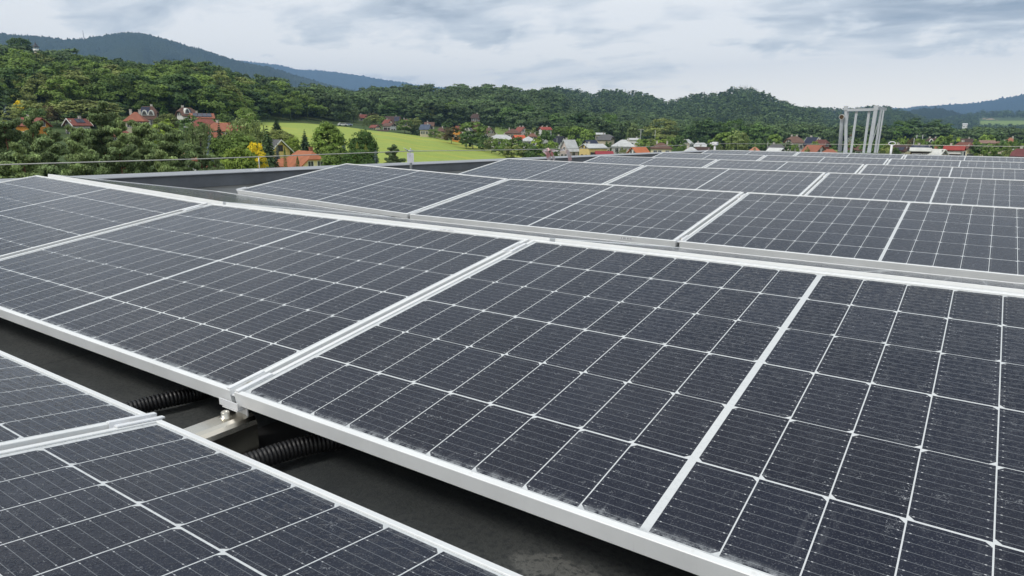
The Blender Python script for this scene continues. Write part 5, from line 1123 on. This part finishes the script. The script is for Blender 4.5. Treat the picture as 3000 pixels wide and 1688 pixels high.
house('white two storey house', 'white two storey house with a red roof, right of the barn', 2798, 424, 435, 58, 216, WHITE, (0.34, 0.06, 0.05), 'gable', -6, 9, 4.0, win=4, frames=M_WFB)
house('brown gable behind the white house', 'brown hip roofed house behind the white two storey house', 2828, 412, 428, 44, 232, CREAM, (0.20, 0.085, 0.065), 'half', -40, 8, 3.6)
house('dark timber barn', 'dark timber barn with a long white roof over the far panels', 2698, 431, 437, 64, 208, DBR, (0.64, 0.64, 0.60), 'gable', 0, 8, 3.2, wood=True, chim=0, sheet=True, cat='barn')
house('navy solar roof', 'house with a navy roof of solar panels behind the timber barn', 2702, 424, 432, 62, 224, WHITE, NAVY, 'gable', -14, 8, 2.8, pv=(-0.4, 0.3, 0.1, 0.9), chim=1)
house('peach gable', 'peach coloured gable with a white roof between the barn and the white house', 2748, 431, 446, 34, 206, (0.62, 0.36, 0.14), (0.68, 0.68, 0.64), 'gable', -44, 6, 2.4, chim=1, chb=True, sheet=True)
house('beige house beside the ring post', 'beige house with brown roof and solar panels, right of the ring post', 2640, 421, 437, 52, 218, CREAM, DBR, 'half', -24, 8, 3.2, pv=(-0.1, 0.4, 0.1, 0.6))
house('dark brown far roof', 'dark brown roof between trees above the white two storey house', 2832, 403, 415, 32, 345, BEIGE, DBR, 'gable', 0, 8, 2.6)
house('grey brown twin house', 'grey brown roofed house with a navy annex on the far right', 2934, 411, 423, 36, 325, BEIGE, (0.22, 0.13, 0.10), 'half', -14, 8, 2.6)
house('terracotta far roof', 'terracotta roofed white house among trees at the far right', 2960, 400, 412, 34, 345, WHITE, (0.36, 0.16, 0.10), 'hip', 0, 8, 3.4)
house('grey flat hall', 'low hall with grey and reddish roofs on the far right', 2893, 409, 416, 34, 300, BEIGE, (0.27, 0.17, 0.14), 'gable', 4, 8, 2.6, chim=0, cat='building')
house('maroon roof at the edge', 'house with a maroon roof cut by the right edge of the photo', 3006, 430, 448, 50, 200, BEIGE, (0.17, 0.06, 0.06), 'half', -16, 8, 2.6)
house('far orange roof', 'small orange roofed house behind the vent pipe near the green field', 2489, 389, 395, 14, 470, WHITE, ORED, 'gable', -30, 7, 2.4, chim=0, win=1)
house('white villa in the wood', 'white building deep in the trees on the right, below the blue hills', 2828, 361, 364, 16, 1300, WHITE, LGRY, 'gable', 0, 12, 7, chim=0, win=3, cat='building')
for i, (px, py, w, D, lab) in enumerate([(2902, 347, 26, 2500, 'large pale town building on the far hillside, widest of the cluster'), (2884, 346, 12, 2550, 'pale far town building left of the widest one'), (2922, 351, 14, 2450, 'small cream far town building right of the widest one'), (2938, 353, 10, 2450, 'white far town house in the row under the blue mountain'), (2962, 354, 9, 2450, 'white far town house second from the right edge'), (2985, 354, 9, 2450, 'white far town house nearest the right edge')]):
    house('far town building', lab, px, py, py + 2, w, D, CREAM if i < 3 else WHITE, (0.40, 0.30, 0.25), 'hip', 0, 14, 5, chim=0, win=2, gwin=0, cat='building')
# give every village tree the label of what it stands beside
seen = {}
for o, px, py, D, kind in VTREES:
    best = min(HOUSES, key=lambda h: abs(h[1] - px) + abs(h[2] - py) * 1.2 + (0 if h[0] not in ('far town building',) else 999))
    dx = px - best[1]; rel = 'right of' if dx > best[4] * 0.35 else 'left of' if dx < -best[4] * 0.35 else ('in front of' if D < best[3] else 'behind')
    lab = '%s %s the %s' % (kind, rel, best[0])
    if lab in seen:
        o2, x2, y2 = seen[lab]; ww = ('taller' if py < y2 else 'lower'); lab2 = '%s %s' % (ww, lab)
        if lab2 in seen: lab2 = '%s, the %s one' % (lab, 'farther right' if px > x2 else 'farther left')
        if lab2 in seen: lab2 = lab + ', seen against the wood'
        lab = lab2
    seen[lab] = (o, px, py); o['label'] = lab

# ---- lookout tower, mast, poles, parked cars
tp_ = at(106, 149, 455); tw = empty('lookout_tower', (tp_.x, tp_.y, tp_.z - 7.2)); tw.scale = (0.68, 0.68, 0.60); tag(tw, 'white lookout tower with a dark pagoda roof on the wooded hilltop', 'tower')
mb = MB(); mb.lathe([(1.5, 0), (1.4, 12.0)], seg=16); mb.build('shaft', wall_mat(BEIGE), tw)
mb = MB(); mb.lathe([(1.5, 11.2), (2.05, 12.0), (2.05, 13.4), (1.95, 13.4), (1.95, 12.2), (1.5, 12.0)], seg=16); mb.build('balcony', M_TRIM, tw)
mb = MB()
for k in range(8): a_ = k * math.pi / 4; mb.box((1.65 * math.cos(a_), 1.65 * math.sin(a_), 14.1), (0.22, 0.22, 2.4))
mb.build('posts', M_TRIM, tw)
mb = MB(); mb.lathe([(2.5, 15.0), (2.45, 15.2), (1.5, 16.2), (0.9, 17.2), (0.55, 18.0), (0.3, 18.2), (0.28, 18.8), (0.12, 19.2), (0.06, 20.6)], seg=16); mb.build('roof', plain('slate', (0.045, 0.05, 0.06), 0.6), tw)
def pole(px, py0, py1, D, r, label, mat, arm=0.0, name='utility_pole', cat='pole'):
    p = at(px, py0, D); g = min(at(px, py1, D).z, p.z - 3); r_ = empty(name, (p.x, p.y, g)); tag(r_, label, cat)
    mb = MB(); mb.tube([(0, 0, -1.0), (0, 0, p.z - g)], [r, r * 0.7], 8); mb.build('pole_shaft', mat, r_)
    if arm: 
        vw_ = math.atan2(p.y - CAM.y, p.x - CAM.x) - math.pi / 2; mb = MB(); mb.box((0, 0, p.z - g), (arm, 0.16, 0.16)); a_ = mb.build('cross_arm', mat, r_); a_.rotation_euler.z = vw_
    return r_
M_POLE = plain('concrete_pole', (0.42, 0.43, 0.42), 0.8)
pole(1878, 380, 420, 300, 0.16, 'grey utility pole with a wide cross arm behind the white pyramid roof', M_POLE, 2.6)
pole(1920, 381, 415, 330, 0.15, 'bare grey utility pole in front of the dark wood', M_POLE)
pole(2687, 395, 412, 300, 0.16, 'pale utility pole left of the brown roofed yellow house, left of a pair', M_POLE)
pole(2704, 395, 412, 300, 0.16, 'pale utility pole left of the brown roofed yellow house, right of a pair', M_POLE)
pole(2679, 405, 420, 260, 0.13, 'short pale pole among the lime green trees on the right', M_POLE)
pole(1632, 405, 420, 262, 0.10, 'thin street lamp before the black roofed house', M_POLE, name='street_lamp', cat='street lamp')
pole(2250, 415, 430, 260, 0.09, 'thin pole beside the dark grey roof', M_POLE)
mp_ = at(246, 113, 3550); mt_ = empty('radio_mast', (mp_.x, mp_.y, mp_.z - 10)); tag(mt_, 'thin radio mast on the saddle of the blue mountain', 'mast')
mb = MB(); mb.tube([(0, 0, -10), (0, 0, 12), (-1.6, 0, 26), (-2.6, 0, 42)], [2.6, 1.6, 1.3, 0.8], 8); mb.build('mast_shaft', plain('mast_grey', (0.40, 0.40, 0.42), 0.7), mt_)
px0 = at(2794, 371, 640); py_ = empty('lattice_pylon', (px0.x, px0.y, ground(px0.x, px0.y))); tag(py_, 'green lattice pylon among the trees on the right', 'pylon'); hh = px0.z - py_.location.z
mb = MB(); cr_ = [(-1, -1), (1, -1), (1, 1), (-1, 1)]
for k in range(6):
    f0, f1 = k / 6, (k + 1) / 6; w0_, w1_ = 2.0 - 1.3 * f0, 2.0 - 1.3 * f1
    for i in range(4):
        a_, b_ = cr_[i], cr_[(i + 1) % 4]
        mb.tube([(a_[0] * w0_, a_[1] * w0_, hh * f0), (a_[0] * w1_, a_[1] * w1_, hh * f1)], 0.10, 5); mb.tube([(a_[0] * w0_, a_[1] * w0_, hh * f0), (b_[0] * w1_, b_[1] * w1_, hh * f1)], 0.06, 5)
mb.build('lattice', plain('green_steel', (0.06, 0.20, 0.13), 0.6), py_)
for i, (px, col, nm) in enumerate([(1004, (0.72, 0.73, 0.74), 'white'), (1019, (0.30, 0.36, 0.46), 'grey blue')]):
    D_ = ground_hit(px, 373, 200, 420) + 6; p = at(px, 371, D_); g = ground(p.x, p.y) + 0.25
    r_ = empty('parked_car', (p.x, p.y, g), (0, 0, math.atan2(p.y - CAM.y, p.x - CAM.x) - math.pi / 2 + 0.2)); tag(r_, 'small %s car parked at the upper rim of the meadow' % nm, 'car', 'cars parked above the meadow')
    mb = MB(); mb.prism([(-2.1, 0.35), (2.1, 0.35), (2.15, 0.8), (1.3, 0.95), (0.75, 1.42), (-1.1, 1.45), (-1.9, 0.98), (-2.1, 0.8)], (0, -0.85, 0), (0, 0.85, 0), (1, 0, 0), (0, 0, 1)); mb.build('body', plain('car_paint_%d' % i, col, 0.25), r_)
    mb = MB(); mb.prism([(-1.55, 0.98), (1.1, 0.98), (0.68, 1.36), (-1.02, 1.38)], (0, -0.87, 0), (0, 0.87, 0), (1, 0, 0), (0, 0, 1)); mb.build('side_windows', M_PANE, r_)
    for sx in (-1.3, 1.3):
        for sy in (-0.75, 0.75):
            mb = MB(); mb.tube([(sx, sy - 0.11, 0.33), (sx, sy + 0.11, 0.33)], 0.33, 14); mb.build('wheel', plain('tyre_%d' % i, (0.015, 0.015, 0.016), 0.8), r_)

# ================================================================== HAZE
mb = MB(); mb.box((-1500, 3600, 372), (17000, 9400, 770)); hz = mb.build('haze', None)
mt = bpy.data.materials.new('haze_air'); mt.use_nodes = True; t = NT(mt.node_tree); t.n.clear()
out = t.node('ShaderNodeOutputMaterial'); pvn = t.node('ShaderNodeVolumePrincipled')
pvn.inputs['Color'].default_value = (0.36, 0.60, 1.0, 1); pvn.inputs['Density'].default_value = 0.000128; pvn.inputs['Anisotropy'].default_value = 0.0
t.l.new(pvn.outputs[0], out.inputs['Volume']); hz.data.materials.append(mt); tag(hz, kind='stuff')
